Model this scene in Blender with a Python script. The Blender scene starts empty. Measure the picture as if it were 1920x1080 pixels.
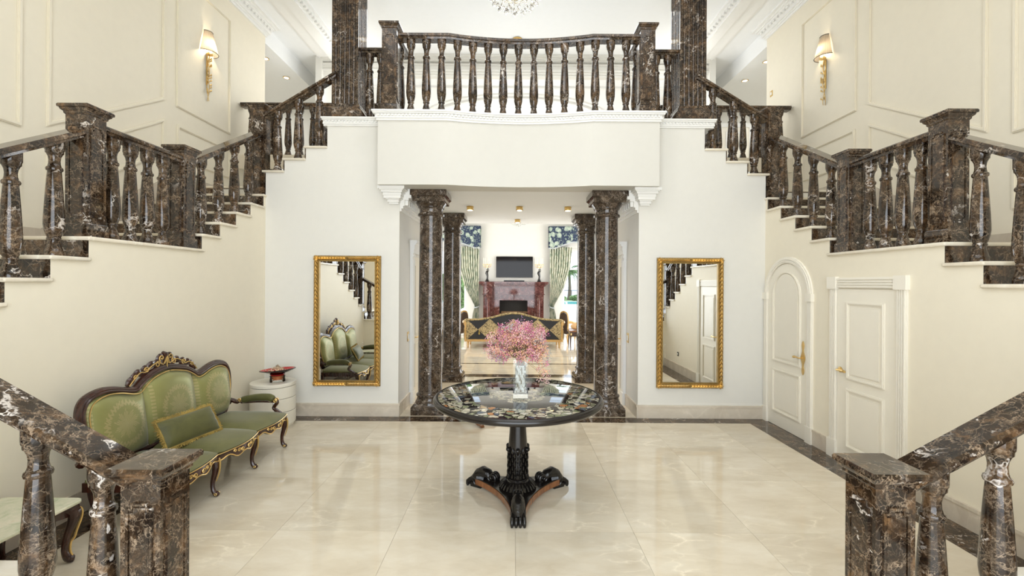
import bpy, bmesh, math, random
from mathutils import Vector, Matrix
C = bpy.context.scene.collection
SC = bpy.context.scene
PI = math.pi
rnd = random.Random(7)

# ------------------------------------------------------------------ camera, world, lights, exposure
cam_d = bpy.data.cameras.new('camera'); cam = bpy.data.objects.new('camera', cam_d); C.objects.link(cam)
cam_d.sensor_width = 36; cam_d.lens = 830 / 1920 * 36
cam_d.shift_x = -2 / 1920; cam_d.shift_y = -8 / 1920
cam_d.clip_start = .05; cam_d.clip_end = 2000
cam.matrix_world = Matrix.Translation((0, 0, 2.0)) @ Matrix.Rotation(PI / 2, 4, 'X') @ Matrix.Rotation(.0065, 4, 'Z')
SC.camera = cam
SC.view_settings.view_transform = 'Standard'
try: SC.view_settings.look = 'None'
except Exception: pass
SC.view_settings.exposure = 0.17
SC.view_settings.gamma = 1.0
SC.view_settings.use_curve_mapping = False
SC.cycles.max_bounces = 10; SC.cycles.diffuse_bounces = 5; SC.cycles.glossy_bounces = 5
SC.cycles.transmission_bounces = 8; SC.cycles.transparent_max_bounces = 12
SC.cycles.caustics_reflective = False; SC.cycles.caustics_refractive = False
SC.cycles.sample_clamp_indirect = 6.0

wd = bpy.data.worlds.new('world'); SC.world = wd; wd.use_nodes = True
bg = wd.node_tree.nodes['Background']
wt = wd.node_tree
_tc = wt.nodes.new('ShaderNodeTexCoord'); _sp = wt.nodes.new('ShaderNodeSeparateXYZ'); _rp = wt.nodes.new('ShaderNodeValToRGB')
wt.links.new(_tc.outputs['Generated'], _sp.inputs[0]); wt.links.new(_sp.outputs[2], _rp.inputs[0]); wt.links.new(_rp.outputs[0], bg.inputs[0])
_rp.color_ramp.elements[0].position = 0; _rp.color_ramp.elements[0].color = (.86, .93, 1, 1)
_rp.color_ramp.elements[1].position = .6; _rp.color_ramp.elements[1].color = (.62, .8, 1, 1)
bg.inputs[1].default_value = 2.2

def area(name, loc, target, sx, sy, power, col=(1, 1, 1)):
    d = bpy.data.lights.new(name, 'AREA'); d.shape = 'RECTANGLE'; d.size = sx; d.size_y = sy; d.energy = power; d.color = col
    o = bpy.data.objects.new(name, d); C.objects.link(o); o.location = loc
    o.rotation_euler = (Vector(target) - Vector(loc)).to_track_quat('-Z', 'Y').to_euler(); return o
def spot(name, loc, power, col=(1, .9, .75)):
    d = bpy.data.lights.new(name, 'SPOT'); d.energy = power; d.color = col; d.spot_size = 1.9; d.spot_blend = .8; d.shadow_soft_size = .04
    o = bpy.data.objects.new(name, d); C.objects.link(o); o.location = loc; return o
def point(name, loc, power, col=(1, .8, .55), r=.05):
    d = bpy.data.lights.new(name, 'POINT'); d.energy = power; d.color = col; d.shadow_soft_size = r
    o = bpy.data.objects.new(name, d); C.objects.link(o); o.location = loc; return o

area('entrance_daylight', (0, -1.55, 2.4), (0, 6, 2.4), 5.0, 4.4, 215, (.945, .985, 1.02))
area('hall_overhead_fill', (0, 1.9, 7.2), (0, 1.9, 0), 5.6, 4.6, 115, (.945, .985, 1.02))  # added overhead fill panel without a fixture, lifts side walls and floor
area('gallery_ceiling_light', (0, 9.2, 7.25), (0, 9.2, 0), 6.5, 1.4, 65, (.95, .99, 1.02))
for _s in (-1, 1):
    point('gallery_fill', (_s * 3.7, 10.0, 6.35), 24, (.97, .99, 1), .25)  # added point fill without a fixture, lifts the bulkhead and ceiling strip
    area('wing_fill', (_s * 7.2, 11.0, 6.95), (_s * 7.2, 11.0, 0), 2.2, 2.2, 40, (.97, .99, 1))  # added fill panel out of view, brightens the dark wing
    area('living_side_fill', (_s * 4.3, 13.8, 2.0), (0, 13.2, 2.6), 5, 3.6, 270, (.97, .98, 1))  # added fill panel at a windowless side wall, lights room and soffit
point('chandelier_light', (-.005, 4.6, 5.95), 50, (.98, .98, 1), .35)
sun_d = bpy.data.lights.new('sun', 'SUN'); sun_d.energy = 5.0; sun_d.angle = .02; sun_d.color = (1, .95, .86)
sun = bpy.data.objects.new('sun', sun_d); C.objects.link(sun); sun.rotation_euler = Vector((-.75, -.12, -.9)).to_track_quat('-Z', 'Y').to_euler()

# ------------------------------------------------------------------ mesh builder
class MB:
    def __init__(s): s.v = []; s.f = []
    def add(s, vs, fs, M=None):
        b = len(s.v)
        if M is not None: vs = [tuple(M @ Vector(p)) for p in vs]
        s.v += [tuple(p) for p in vs]; s.f += [tuple(b + i for i in f) for f in fs]; return s
    def box(s, x0, x1, y0, y1, z0, z1, M=None):
        x0, x1 = min(x0, x1), max(x0, x1); y0, y1 = min(y0, y1), max(y0, y1); z0, z1 = min(z0, z1), max(z0, z1)
        return s.add([(x0, y0, z0), (x1, y0, z0), (x1, y1, z0), (x0, y1, z0), (x0, y0, z1), (x1, y0, z1), (x1, y1, z1), (x0, y1, z1)],
                     [(0, 3, 2, 1), (4, 5, 6, 7), (0, 1, 5, 4), (1, 2, 6, 5), (2, 3, 7, 6), (3, 0, 4, 7)], M)
    def lathe(s, prof, n=20, c=(0, 0, 0), M=None, rot=0, sq=False, cap=True):
        vs = []; fs = []; k = len(prof); q = math.sqrt(2) if sq else 1
        if sq: n = 4; rot = PI / 4
        for r, z in prof:
            for i in range(n):
                a = rot + 2 * PI * i / n; vs.append((c[0] + q * r * math.cos(a), c[1] + q * r * math.sin(a), c[2] + z))
        for j in range(k - 1):
            for i in range(n):
                i2 = (i + 1) % n; fs.append((j * n + i, j * n + i2, (j + 1) * n + i2, (j + 1) * n + i))
        if cap and prof[0][0] > 1e-5: fs.append(tuple(reversed(range(n))))
        if cap and prof[-1][0] > 1e-5: fs.append(tuple((k - 1) * n + i for i in range(n)))
        return s.add(vs, fs, M)
    def tube(s, pts, rad, n=8, M=None, closed=False, flat=1.0):
        pts = [Vector(p) for p in pts]; m = len(pts)
        if not hasattr(rad, '__len__'): rad = [rad] * m
        vs = []; fs = []; up = None
        for i, p in enumerate(pts):
            a = pts[(i - 1) % m] if (closed or i > 0) else p; b = pts[(i + 1) % m] if (closed or i < m - 1) else p
            t = (b - a)
            t = t.normalized() if t.length > 1e-9 else Vector((0, 0, 1))
            if up is None: up = Vector((0, 0, 1)) if abs(t.z) < .9 else Vector((1, 0, 0))
            sd = t.cross(up)
            if sd.length < 1e-6: sd = t.orthogonal()
            sd.normalize(); u2 = sd.cross(t).normalized(); up = u2
            for k in range(n):
                an = 2 * PI * k / n; vs.append(tuple(p + sd * (math.cos(an) * rad[i]) + u2 * (math.sin(an) * rad[i] * flat)))
        for i in range(m if closed else m - 1):
            i2 = (i + 1) % m
            for k in range(n):
                k2 = (k + 1) % n; fs.append((i * n + k, i * n + k2, i2 * n + k2, i2 * n + k))
        if not closed:
            fs.append(tuple(reversed(range(n)))); fs.append(tuple((m - 1) * n + k for k in range(n)))
        return s.add(vs, fs, M)
    def prism(s, poly, ax, a, b, M=None):
        def P(p, t): return (t, p[0], p[1]) if ax == 'x' else ((p[0], t, p[1]) if ax == 'y' else (p[0], p[1], t))
        n = len(poly); vs = [P(p, a) for p in poly] + [P(p, b) for p in poly]
        fs = [tuple(reversed(range(n))), tuple(range(n, 2 * n))] + [(i, (i + 1) % n, n + (i + 1) % n, n + i) for i in range(n)]
        return s.add(vs, fs, M)
    def ring(s, po, pi, ax, a, b, M=None):
        def P(p, t): return (t, p[0], p[1]) if ax == 'x' else ((p[0], t, p[1]) if ax == 'y' else (p[0], p[1], t))
        n = len(po); vs = [P(p, a) for p in po] + [P(p, a) for p in pi] + [P(p, b) for p in po] + [P(p, b) for p in pi]; fs = []
        for i in range(n):
            j = (i + 1) % n
            fs += [(i, j, 2 * n + j, 2 * n + i), (n + i, 3 * n + i, 3 * n + j, n + j), (2 * n + i, 2 * n + j, 3 * n + j, 3 * n + i), (i, n + i, n + j, j)]
        return s.add(vs, fs, M)
    def sweep(s, prof, pts, sides, M=None, closed=False):
        # prof: (w, z) offsets; pts path; sides: horizontal side vector per point
        n = len(prof); vs = []; fs = []; m = len(pts)
        for p, sd in zip(pts, sides):
            for w, z in prof: vs.append((p[0] + sd[0] * w, p[1] + sd[1] * w, p[2] + z))
        for i in range(m if closed else m - 1):
            i2 = (i + 1) % m
            for k in range(n):
                k2 = (k + 1) % n; fs.append((i * n + k, i * n + k2, i2 * n + k2, i2 * n + k))
        if not closed: fs += [tuple(reversed(range(n))), tuple((m - 1) * n + k for k in range(n))]
        return s.add(vs, fs, M)
    def grid(s, P, M=None, close_u=False):
        nu = len(P); nv = len(P[0]); vs = [p for r in P for p in r]; fs = []
        for i in range(nu if close_u else nu - 1):
            i2 = (i + 1) % nu
            for j in range(nv - 1): fs.append((i * nv + j, i2 * nv + j, i2 * nv + j + 1, i * nv + j + 1))
        return s.add(vs, fs, M)
    def ball(s, c, r, n=8, m=5, M=None):
        rr = (r, r, r) if not hasattr(r, '__len__') else r
        prof = [(math.sin(PI * i / m), -math.cos(PI * i / m)) for i in range(m + 1)]
        b = MB().lathe([(max(p[0], 1e-4), p[1]) for p in prof], n)
        T = Matrix.Translation(c) @ Matrix.Diagonal((rr[0], rr[1], rr[2], 1))
        return s.add(b.v, b.f, T if M is None else M @ T)
    def shift(s, d):
        s.v = [(p[0] + d[0], p[1] + d[1], p[2] + d[2]) for p in s.v]; return s

def clean(n): return n
def mesh(name, mb, mat, ang=35):
    me = bpy.data.meshes.new(name); me.from_pydata(mb.v, [], mb.f)
    bm = bmesh.new(); bm.from_mesh(me); bmesh.ops.recalc_face_normals(bm, faces=bm.faces); bm.to_mesh(me); bm.free()
    if mat: me.materials.append(mat)
    me.polygons.foreach_set('use_smooth', [True] * len(me.polygons))
    me.set_sharp_from_angle(angle=math.radians(ang)); return me
def obj(name, mb, mat, parent=None, loc=None, world=False, ang=35, rot=None, bevel=0):
    """one mesh object; world=True: the builder's coordinates are world ones and the parent only translates"""
    if world and parent is not None:
        l = parent.location.copy()
        if parent.parent is not None: l += parent.parent.location
        mb.shift(-l)
    me = mb if isinstance(mb, bpy.types.Mesh) else mesh(name, mb, mat, ang)
    o = bpy.data.objects.new(name, me); C.objects.link(o)
    if loc is not None: o.location = loc
    if rot is not None: o.rotation_euler = rot
    if parent is not None: o.parent = parent
    if bevel:
        m = o.modifiers.new('bevel', 'BEVEL'); m.width = bevel; m.segments = 2; m.limit_method = 'ANGLE'
    return o
def centred(name, mb, mat, parent=None, **k):
    """world-space mesh whose own origin sits at its centre"""
    n = len(mb.v); c = Vector((sum(p[0] for p in mb.v) / n, sum(p[1] for p in mb.v) / n, sum(p[2] for p in mb.v) / n))
    mb.shift(-c); l = c
    p = parent
    while p is not None: l = l - p.location; p = p.parent
    return obj(name, mb, mat, parent, loc=l, **k)
def thing(name, label, cat, loc=(0, 0, 0), rz=0, group=None):
    o = bpy.data.objects.new(name, None); o.empty_display_size = .1; C.objects.link(o)
    o.location = loc; o.rotation_euler = (0, 0, rz); o['label'] = label; o['category'] = cat
    if group: o['group'] = group
    return o
def tag(o, label, cat, group=None):
    o['label'] = label; o['category'] = cat
    if group: o['group'] = group
    return o
def struct(name, mb, mat, parent=None, label=None, cat=None, **k):
    o = obj(name, mb, mat, parent, **k)
    if parent is None:
        o['kind'] = 'structure'
        if label: o['label'] = label
        if cat: o['category'] = cat
    return o
def copy_tree(o, parent=None):
    c = o.copy(); C.objects.link(c); c.parent = parent
    for ch in list(o.children): copy_tree(ch, c)
    return c
def cr(pts, k=6, closed=False):
    """Catmull-Rom through points"""
    P = [Vector(p) for p in pts]; out = []; n = len(P)
    for i in range(n if closed else n - 1):
        p0 = P[(i - 1) % n] if (closed or i > 0) else P[0]; p1 = P[i]; p2 = P[(i + 1) % n]
        p3 = P[(i + 2) % n] if (closed or i + 2 < n) else P[-1]
        for j in range(k):
            t = j / k
            out.append(.5 * ((2 * p1) + (p2 - p0) * t + (2 * p0 - 5 * p1 + 4 * p2 - p3) * t * t + (3 * p1 - p0 - 3 * p2 + p3) * t ** 3))
    if not closed: out.append(P[-1])
    return out
def lerp(a, b, t): return a + (b - a) * t
def interp(tab, x):
    if x <= tab[0][0]: return tab[0][1]
    for (a, b), (c, d) in zip(tab, tab[1:]):
        if x <= c: return lerp(b, d, (x - a) / (c - a))
    return tab[-1][1]

# ------------------------------------------------------------------ materials
MAT = {}
class NT:
    def __init__(s, name):
        s.m = bpy.data.materials.new(name); s.m.use_nodes = True; s.t = s.m.node_tree; s.b = s.t.nodes['Principled BSDF']; MAT[name] = s.m
    def n(s, ty, **k):
        o = s.t.nodes.new(ty)
        for a, v in k.items(): setattr(o, a, v)
        return o
    def l(s, a, b): s.t.links.new(a, b)
    def coord(s, sc=1, rand=True, which='Object'):
        tc = s.n('ShaderNodeTexCoord'); out = tc.outputs[which]
        if rand:
            oi = s.n('ShaderNodeObjectInfo'); mu = s.n('ShaderNodeVectorMath', operation='SCALE'); mu.inputs[0].default_value = (37, 53, 71)
            s.l(oi.outputs['Random'], mu.inputs['Scale']); ad = s.n('ShaderNodeVectorMath', operation='ADD'); s.l(out, ad.inputs[0]); s.l(mu.outputs[0], ad.inputs[1]); out = ad.outputs[0]
        if sc != 1:
            m2 = s.n('ShaderNodeVectorMath', operation='MULTIPLY'); s.l(out, m2.inputs[0]); m2.inputs[1].default_value = (sc, sc, sc) if not hasattr(sc, '__len__') else sc; out = m2.outputs[0]
        return out
    def noise(s, vec, scale, detail=4, rough=.55, dist=0):
        o = s.n('ShaderNodeTexNoise'); o.inputs['Scale'].default_value = scale; o.inputs['Detail'].default_value = detail
        o.inputs['Roughness'].default_value = rough; o.inputs['Distortion'].default_value = dist
        if vec is not None: s.l(vec, o.inputs['Vector'])
        return o
    def vor(s, vec, scale, feat='DISTANCE_TO_EDGE', rnd_=1):
        o = s.n('ShaderNodeTexVoronoi', feature=feat); o.inputs['Scale'].default_value = scale; o.inputs['Randomness'].default_value = rnd_
        s.l(vec, o.inputs['Vector']); return o
    def ramp(s, fac, stops, interp_='LINEAR'):
        r = s.n('ShaderNodeValToRGB'); s.l(fac, r.inputs[0]); r.color_ramp.interpolation = interp_; e = r.color_ramp.elements
        while len(e) < len(stops): e.new(.5)
        for el, (p, c) in zip(e, stops): el.position = p; el.color = (c, c, c, 1) if not hasattr(c, '__len__') else (*c, 1)
        return r.outputs[0]
    def mix(s, fac, a, b, blend='MIX'):
        m = s.n('ShaderNodeMix', data_type='RGBA', blend_type=blend)
        for i, v in ((0, fac), (6, a), (7, b)):
            if hasattr(v, 'is_linked'): s.l(v, m.inputs[i])
            else: m.inputs[i].default_value = v if i == 0 else (*v, 1)
        return m.outputs[2]
    def math(s, op, a, b=0):
        m = s.n('ShaderNodeMath', operation=op)
        for i, v in ((0, a), (1, b)):
            if hasattr(v, 'is_linked'): s.l(v, m.inputs[i])
            else: m.inputs[i].default_value = v
        return m.outputs[0]
    def warp(s, vec, scale, amt):
        nz = s.noise(vec, scale, 5); sb = s.n('ShaderNodeVectorMath', operation='SUBTRACT'); s.l(nz.outputs['Color'], sb.inputs[0]); sb.inputs[1].default_value = (.5, .5, .5)
        sc = s.n('ShaderNodeVectorMath', operation='SCALE'); s.l(sb.outputs[0], sc.inputs[0]); sc.inputs['Scale'].default_value = amt
        ad = s.n('ShaderNodeVectorMath', operation='ADD'); s.l(vec, ad.inputs[0]); s.l(sc.outputs[0], ad.inputs[1]); return ad.outputs[0]
    def bump(s, h, strength=.3, dist=.01):
        b = s.n('ShaderNodeBump'); b.inputs['Strength'].default_value = strength; b.inputs['Distance'].default_value = dist; s.l(h, b.inputs['Height']); s.l(b.outputs[0], s.b.inputs['Normal'])
    def done(s, col, rough=.5, metal=0, **k):
        if hasattr(col, 'is_linked'): s.l(col, s.b.inputs['Base Color'])
        else: s.b.inputs['Base Color'].default_value = (*col, 1)
        if hasattr(rough, 'is_linked'): s.l(rough, s.b.inputs['Roughness'])
        else: s.b.inputs['Roughness'].default_value = rough
        s.b.inputs['Metallic'].default_value = metal
        for a, v in k.items(): s.b.inputs[a.replace('_', ' ')].default_value = v
        return s.m
def plain(name, col, rough=.5, metal=0, bumpy=0, bscale=60, vary=.06, **k):
    t = NT(name); v = t.coord(1)
    nz = t.noise(v, 9, 4)
    a = tuple(max(0, c * (1 - vary)) for c in col); b = tuple(min(1, c * (1 + vary)) for c in col)
    c = t.ramp(nz.outputs['Fac'], [(.3, a), (.7, b)])
    if bumpy: t.bump(t.noise(v, bscale, 3).outputs['Fac'], bumpy)
    return t.done(c, rough, metal, **k)

def marble(name, dark, mid, light, vein, white, rough=.07, sc=1.0, vs=1.0):
    t = NT(name); v = t.coord(sc); w = t.warp(v, 5, .30); w2 = t.warp(v, 15, .11)
    base = t.ramp(t.noise(w, 7, 9, .70, .5).outputs['Fac'], [(.38, dark), (.54, mid), (.71, light)])
    def ridge(vec, scale, a, b, d=5): return t.ramp(t.math('ABSOLUTE', t.math('SUBTRACT', t.noise(vec, scale, d, .62).outputs['Fac'], .5)), [(0, 1), (a, .7), (b, 0)])
    msk = t.ramp(t.noise(v, 6, 4).outputs['Fac'], [(.40, .05), (.60, 1)]); m2 = t.ramp(t.noise(w, 9, 3).outputs['Fac'], [(.42, 0), (.6, 1)])
    f1 = t.math('MULTIPLY', t.math('MULTIPLY', ridge(w, 4.5, .004, .013), msk), .75 * vs)
    f2 = t.math('MULTIPLY', t.math('MULTIPLY', ridge(w2, 13, .006, .022), msk), .5 * vs)
    f3 = t.math('MULTIPLY', t.math('MULTIPLY', t.ramp(t.vor(w2, 17).outputs['Distance'], [(0, 1), (.018, .5), (.06, 0)]), m2), .55 * vs)
    c = t.mix(f2, base, tuple(x * .75 for x in vein)); c = t.mix(f3, c, vein); c = t.mix(f1, c, vein)
    ws = t.warp(v, 2.6, .55)
    wm = t.ramp(t.noise(v, 2.2, 2).outputs['Fac'], [(.53, 0), (.62, 1)])
    c = t.mix(t.math('MULTIPLY', ridge(ws, 1.9, .004, .010, 4), wm), c, white)
    bl = t.ramp(t.noise(w2, 17, 2).outputs['Fac'], [(.70, 0), (.735, .85)])
    c = t.mix(t.math('MULTIPLY', bl, m2), c, white)
    return t.done(c, rough, Specular_IOR_Level=.55)
marble('brown_marble', (.0085, .0055, .004), (.040, .023, .012), (.19, .105, .047), (.42, .31, .21), (.66, .60, .54))
marble('brown_marble_column', (.014, .009, .006), (.045, .029, .018), (.14, .09, .052), (.46, .37, .29), (.66, .6, .55), sc=1.25)
marble('red_marble', (.045, .012, .011), (.11, .035, .03), (.24, .10, .085), (.34, .2, .17), (.5, .38, .34), rough=.05)

def creme(name, base, lite, darkc, rough, amt=1.0):
    t = NT(name); oi = t.n('ShaderNodeObjectInfo'); v = t.coord(1)
    st = t.n('ShaderNodeMapping'); t.l(v, st.inputs[0]); st.inputs['Rotation'].default_value = (0, 0, .7); st.inputs['Scale'].default_value = (1, 2.6, 1)
    w = t.warp(st.outputs[0], 2.3, .55)
    c = t.ramp(t.noise(w, 2.2, 6, .6).outputs['Fac'], [(.3, darkc), (.5, base), (.72, lite)])
    vv = t.ramp(t.vor(w, 2.6).outputs['Distance'], [(0, 1), (.03, .35), (.09, 0)])
    mk = t.ramp(t.noise(v, 1.8, 3).outputs['Fac'], [(.5, 0), (.66, 1)])
    c = t.mix(t.math('MULTIPLY', t.math('MULTIPLY', vv, mk), .55 * amt), c, tuple(min(1, x * 1.28) for x in lite))
    br = t.ramp(oi.outputs['Random'], [(0, .90), (1, 1.05)])
    c = t.mix(1.0, c, br, 'MULTIPLY')
    return t.done(c, rough, Specular_IOR_Level=.5)
creme('cream_marble', (.72, .635, .495), (.78, .71, .58), (.65, .56, .42), .055)
creme('cream_tread', (.80, .73, .60), (.86, .80, .69), (.74, .66, .53), .25)
creme('cream_skirting', (.62, .55, .45), (.70, .63, .53), (.55, .47, .38), .18)
plain('cream_paint', (.82, .76, .625), .62, vary=.012)
plain('white_paint', (.74, .725, .675), .6, vary=.01)
plain('white_paint_dimmed', (.665, .65, .60), .6, vary=.01)  # white paint darkened in colour to offset strong light on the balcony front
plain('ceiling_paint', (.87, .88, .88), .7, vary=.008)
plain('trim_white', (.85, .845, .82), .4, vary=.01)
plain('trim_cream', (.85, .81, .715), .4, vary=.008)
plain('door_paint', (.84, .795, .69), .35, vary=.01)
plain('gold', (.78, .56, .24), .33, 1, bumpy=.25, bscale=70, vary=.18)
plain('antique_gold', (.34, .22, .07), .45, .8, vary=.2)
plain('gilt_paint', (.72, .50, .19), .36, .75, vary=.18)
plain('brass', (.80, .56, .22), .22, 1, vary=.05)
plain('chrome', (.6, .6, .6), .2, 1)
plain('ebony', (.008, .0065, .0055), .2, bumpy=.35, bscale=45, vary=.3)
plain('ebony_smooth', (.012, .009, .0075), .22, vary=.2)
def wood(name, a, b, rough=.22):
    t = NT(name); v = t.coord((1.5, 14, 1.5)); c = t.ramp(t.noise(v, 3, 5, .6, .6).outputs['Fac'], [(.3, a), (.7, b)])
    return t.done(c, rough, Coat_Weight=.3, Coat_Roughness=.1)
wood('mahogany', (.018, .006, .004), (.06, .018, .010)); wood('walnut', (.13, .045, .014), (.28, .105, .032)); wood('oak_gilt', (.45, .26, .08), (.62, .38, .13))
plain('black_gloss', (.006, .004, .004), .06, Specular_IOR_Level=.22)
plain('black_metal', (.006, .006, .007), .4)

def velvet(name, a, b, rough=.55):
    t = NT(name); v = t.coord(1); c = t.ramp(t.noise(v, 5, 5, .6, .5).outputs['Fac'], [(.3, a), (.7, b)])
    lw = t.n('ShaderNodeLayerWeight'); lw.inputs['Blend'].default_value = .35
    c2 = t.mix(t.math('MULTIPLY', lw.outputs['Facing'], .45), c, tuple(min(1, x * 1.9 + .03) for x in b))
    t.bump(t.noise(v, 260, 2).outputs['Fac'], .15, .002)
    return t.done(c2, rough, Sheen_Weight=.5, Sheen_Roughness=.35)
velvet('green_velvet', (.062, .062, .014), (.128, .124, .034))
velvet('dark_green_velvet', (.046, .046, .009), (.098, .096, .022))
plain('fringe_gold', (.36, .25, .06), .7, bumpy=.8, bscale=160, vary=.35)

# satin with a woven rosette inside a wreath, drawn around the panel's own centre (local x, z)
def satin():
    t = NT('green_satin'); tc = t.n('ShaderNodeTexCoord'); sp = t.n('ShaderNodeSeparateXYZ'); t.l(tc.outputs['Object'], sp.inputs[0])
    x, z = sp.outputs[0], sp.outputs[2]
    r = t.math('SQRT', t.math('ADD', t.math('MULTIPLY', x, x), t.math('MULTIPLY', z, z))); an = t.math('ARCTAN2', z, x)
    pet = t.math('ADD', t.math('MULTIPLY', t.math('ABSOLUTE', t.math('SINE', t.math('MULTIPLY', an, 5))), .7), t.math('MULTIPLY', t.math('ABSOLUTE', t.math('SINE', t.math('MULTIPLY', an, 15))), .3))
    edge = t.math('ADD', .045, t.math('MULTIPLY', pet, .085)); ros = t.math('LESS_THAN', r, edge)
    fine = t.math('GREATER_THAN', t.math('SINE', t.math('ADD', t.math('MULTIPLY', an, 36), t.math('MULTIPLY', r, 160))), -.35)
    ros = t.math('MULTIPLY', ros, fine)
    wr = t.math('LESS_THAN', t.math('ABSOLUTE', t.math('SUBTRACT', r, t.math('ADD', .175, t.math('MULTIPLY', t.math('SINE', t.math('MULTIPLY', an, 28)), .012)))), .011)
    lf = t.math('MULTIPLY', t.math('LESS_THAN', t.math('ABSOLUTE', t.math('SUBTRACT', r, .178)), .026), t.math('GREATER_THAN', t.math('SINE', t.math('ADD', t.math('MULTIPLY', an, 34), t.math('MULTIPLY', r, 90))), .55))
    ax = t.math('ABSOLUTE', x)
    key = t.math('MULTIPLY', t.math('LESS_THAN', t.math('ABSOLUTE', t.math('SUBTRACT', ax, .268)), .016), t.math('GREATER_THAN', t.math('SINE', t.math('MULTIPLY', z, 190)), -.2))
    pat = t.math('MINIMUM', t.math('ADD', t.math('ADD', ros, wr), t.math('ADD', lf, key)), 1)
    v = t.coord(1); base = t.ramp(t.noise(v, 3, 3).outputs['Fac'], [(.3, (.225, .225, .070)), (.7, (.30, .295, .105))])
    c = t.mix(t.math('MULTIPLY', pat, .62), base, (.44, .36, .17))
    t.bump(pat, .25, .003)
    return t.done(c, .40, .35, Sheen_Weight=.25)
satin()

def onyx():
    t = NT('onyx'); v = t.coord(1); w = t.warp(v, 3, .4)
    c = t.ramp(t.noise(w, 5, 8, .65, .8).outputs['Fac'], [(.3, (.36, .42, .25)), (.48, (.62, .62, .45)), (.62, (.75, .70, .55)), (.72, (.42, .22, .07))])
    return t.done(c, .08)
onyx()
# pietra dura: flush coloured stone chips in a black slab, a wide ring and a central medallion
def inlay():
    t = NT('inlaid_stone'); tc = t.n('ShaderNodeTexCoord'); sp = t.n('ShaderNodeSeparateXYZ'); t.l(tc.outputs['Object'], sp.inputs[0])
    x, y = sp.outputs[0], sp.outputs[1]; r = t.math('SQRT', t.math('ADD', t.math('MULTIPLY', x, x), t.math('MULTIPLY', y, y)))
    v = t.coord((1, 1, .001), rand=False); w = t.warp(v, 18, .05)
    nz = t.math('MULTIPLY', t.math('SUBTRACT', t.noise(v, 11, 2).outputs['Fac'], .5), .14); rr = t.math('ADD', r, nz)
    outer = t.math('MULTIPLY', t.math('GREATER_THAN', rr, .475), t.math('LESS_THAN', r, .745)); inner = t.math('LESS_THAN', rr, .27)
    zone = t.math('ADD', outer, inner)
    cv = t.vor(w, 18, 'F1'); ed = t.vor(w, 18); chip = t.math('GREATER_THAN', ed.outputs['Distance'], .055)
    pick = t.n('ShaderNodeSeparateColor'); t.l(cv.outputs['Color'], pick.inputs[0])
    keep = t.math('GREATER_THAN', pick.outputs[1], .14)
    col = t.ramp(pick.outputs[0], [(0, (.52, .49, .38)), (.2, (.60, .55, .41)), (.36, (.20, .22, .12)), (.48, (.36, .35, .24)), (.60, (.10, .13, .17)), (.68, (.55, .43, .27)), (.78, (.30, .32, .20)), (.87, (.64, .61, .52)), (.95, (.48, .22, .09))], 'CONSTANT')
    colm = t.mix(t.math('MULTIPLY', inner, .7), col, (.52, .49, .34))
    shade = t.ramp(t.noise(v, 40, 4).outputs['Fac'], [(.3, .6), (.7, 1.1)]); colm = t.mix(1.0, colm, shade, 'MULTIPLY')
    c = t.mix(t.math('MULTIPLY', t.math('MULTIPLY', zone, chip), keep), (.006, .007, .010), colm)
    return t.done(c, .03, Coat_Weight=.5, Coat_Roughness=.02)
inlay()

def glass(name, col=(1, 1, 1), ior=1.45, rough=0):
    t = NT(name); return t.done(col, rough, Transmission_Weight=1, IOR=ior)
glass('clear_glass', (.97, .99, .985)); plain('red_glass', (.42, .012, .012), .08); glass('crystal', (.99, .985, .96), 1.5)
def clear(name):
    t = NT(name); tr = t.n('ShaderNodeBsdfTransparent'); tr.inputs[0].default_value = (.96, .97, .96, 1); gl = t.n('ShaderNodeBsdfGlossy'); gl.inputs['Roughness'].default_value = .01
    mx = t.n('ShaderNodeMixShader'); fr = t.n('ShaderNodeFresnel'); fr.inputs['IOR'].default_value = 1.5
    t.l(fr.outputs[0], mx.inputs[0]); t.l(tr.outputs[0], mx.inputs[1]); t.l(gl.outputs[0], mx.inputs[2]); t.t.nodes.remove(t.t.nodes['Material Output']); t.l(mx.outputs[0], t.n('ShaderNodeOutputMaterial').inputs[0])
clear('vase_glass')
def pane():
    t = NT('window_glass'); tr = t.n('ShaderNodeBsdfTransparent'); gl = t.n('ShaderNodeBsdfGlossy'); gl.inputs['Roughness'].default_value = .02
    mx = t.n('ShaderNodeMixShader'); fr = t.n('ShaderNodeFresnel'); fr.inputs['IOR'].default_value = 1.3
    t.l(fr.outputs[0], mx.inputs[0]); t.l(tr.outputs[0], mx.inputs[1]); t.l(gl.outputs[0], mx.inputs[2]); t.l(mx.outputs[0], t.n('ShaderNodeOutputMaterial').inputs[0])
    t.t.nodes.remove(t.t.nodes['Material Output'])
pane()
def emit(name, col, s):
    t = NT(name); t.done(col, .5, Emission_Strength=s); t.b.inputs['Emission Color'].default_value = (*col, 1)
emit('lamp_glow', (1, .78, .45), 9); emit('bulb_glow', (1, .86, .62), 12)
def mirror():
    t = NT('mirror_glass'); t.done((.93, .935, .92), .0, 1)
mirror()
def shade():
    t = NT('pleated_shade'); v = t.coord(1, rand=False); sp = t.n('ShaderNodeSeparateXYZ'); t.l(v, sp.inputs[0])
    s = t.math('SINE', t.math('MULTIPLY', t.math('ARCTAN2', sp.outputs[1], sp.outputs[0]), 60)); c = t.ramp(s, [(0, (.30, .27, .24)), (1, (.55, .5, .43))])
    t.l(c, t.b.inputs['Base Color']); t.b.inputs['Roughness'].default_value = .8
    tl = t.n('ShaderNodeBsdfTranslucent'); t.l(c, tl.inputs[0]); mx = t.n('ShaderNodeMixShader'); mx.inputs[0].default_value = .55
    t.l(t.b.outputs[0], mx.inputs[1]); t.l(tl.outputs[0], mx.inputs[2]); t.l(mx.outputs[0], t.t.nodes['Material Output'].inputs[0])
shade()
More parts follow.
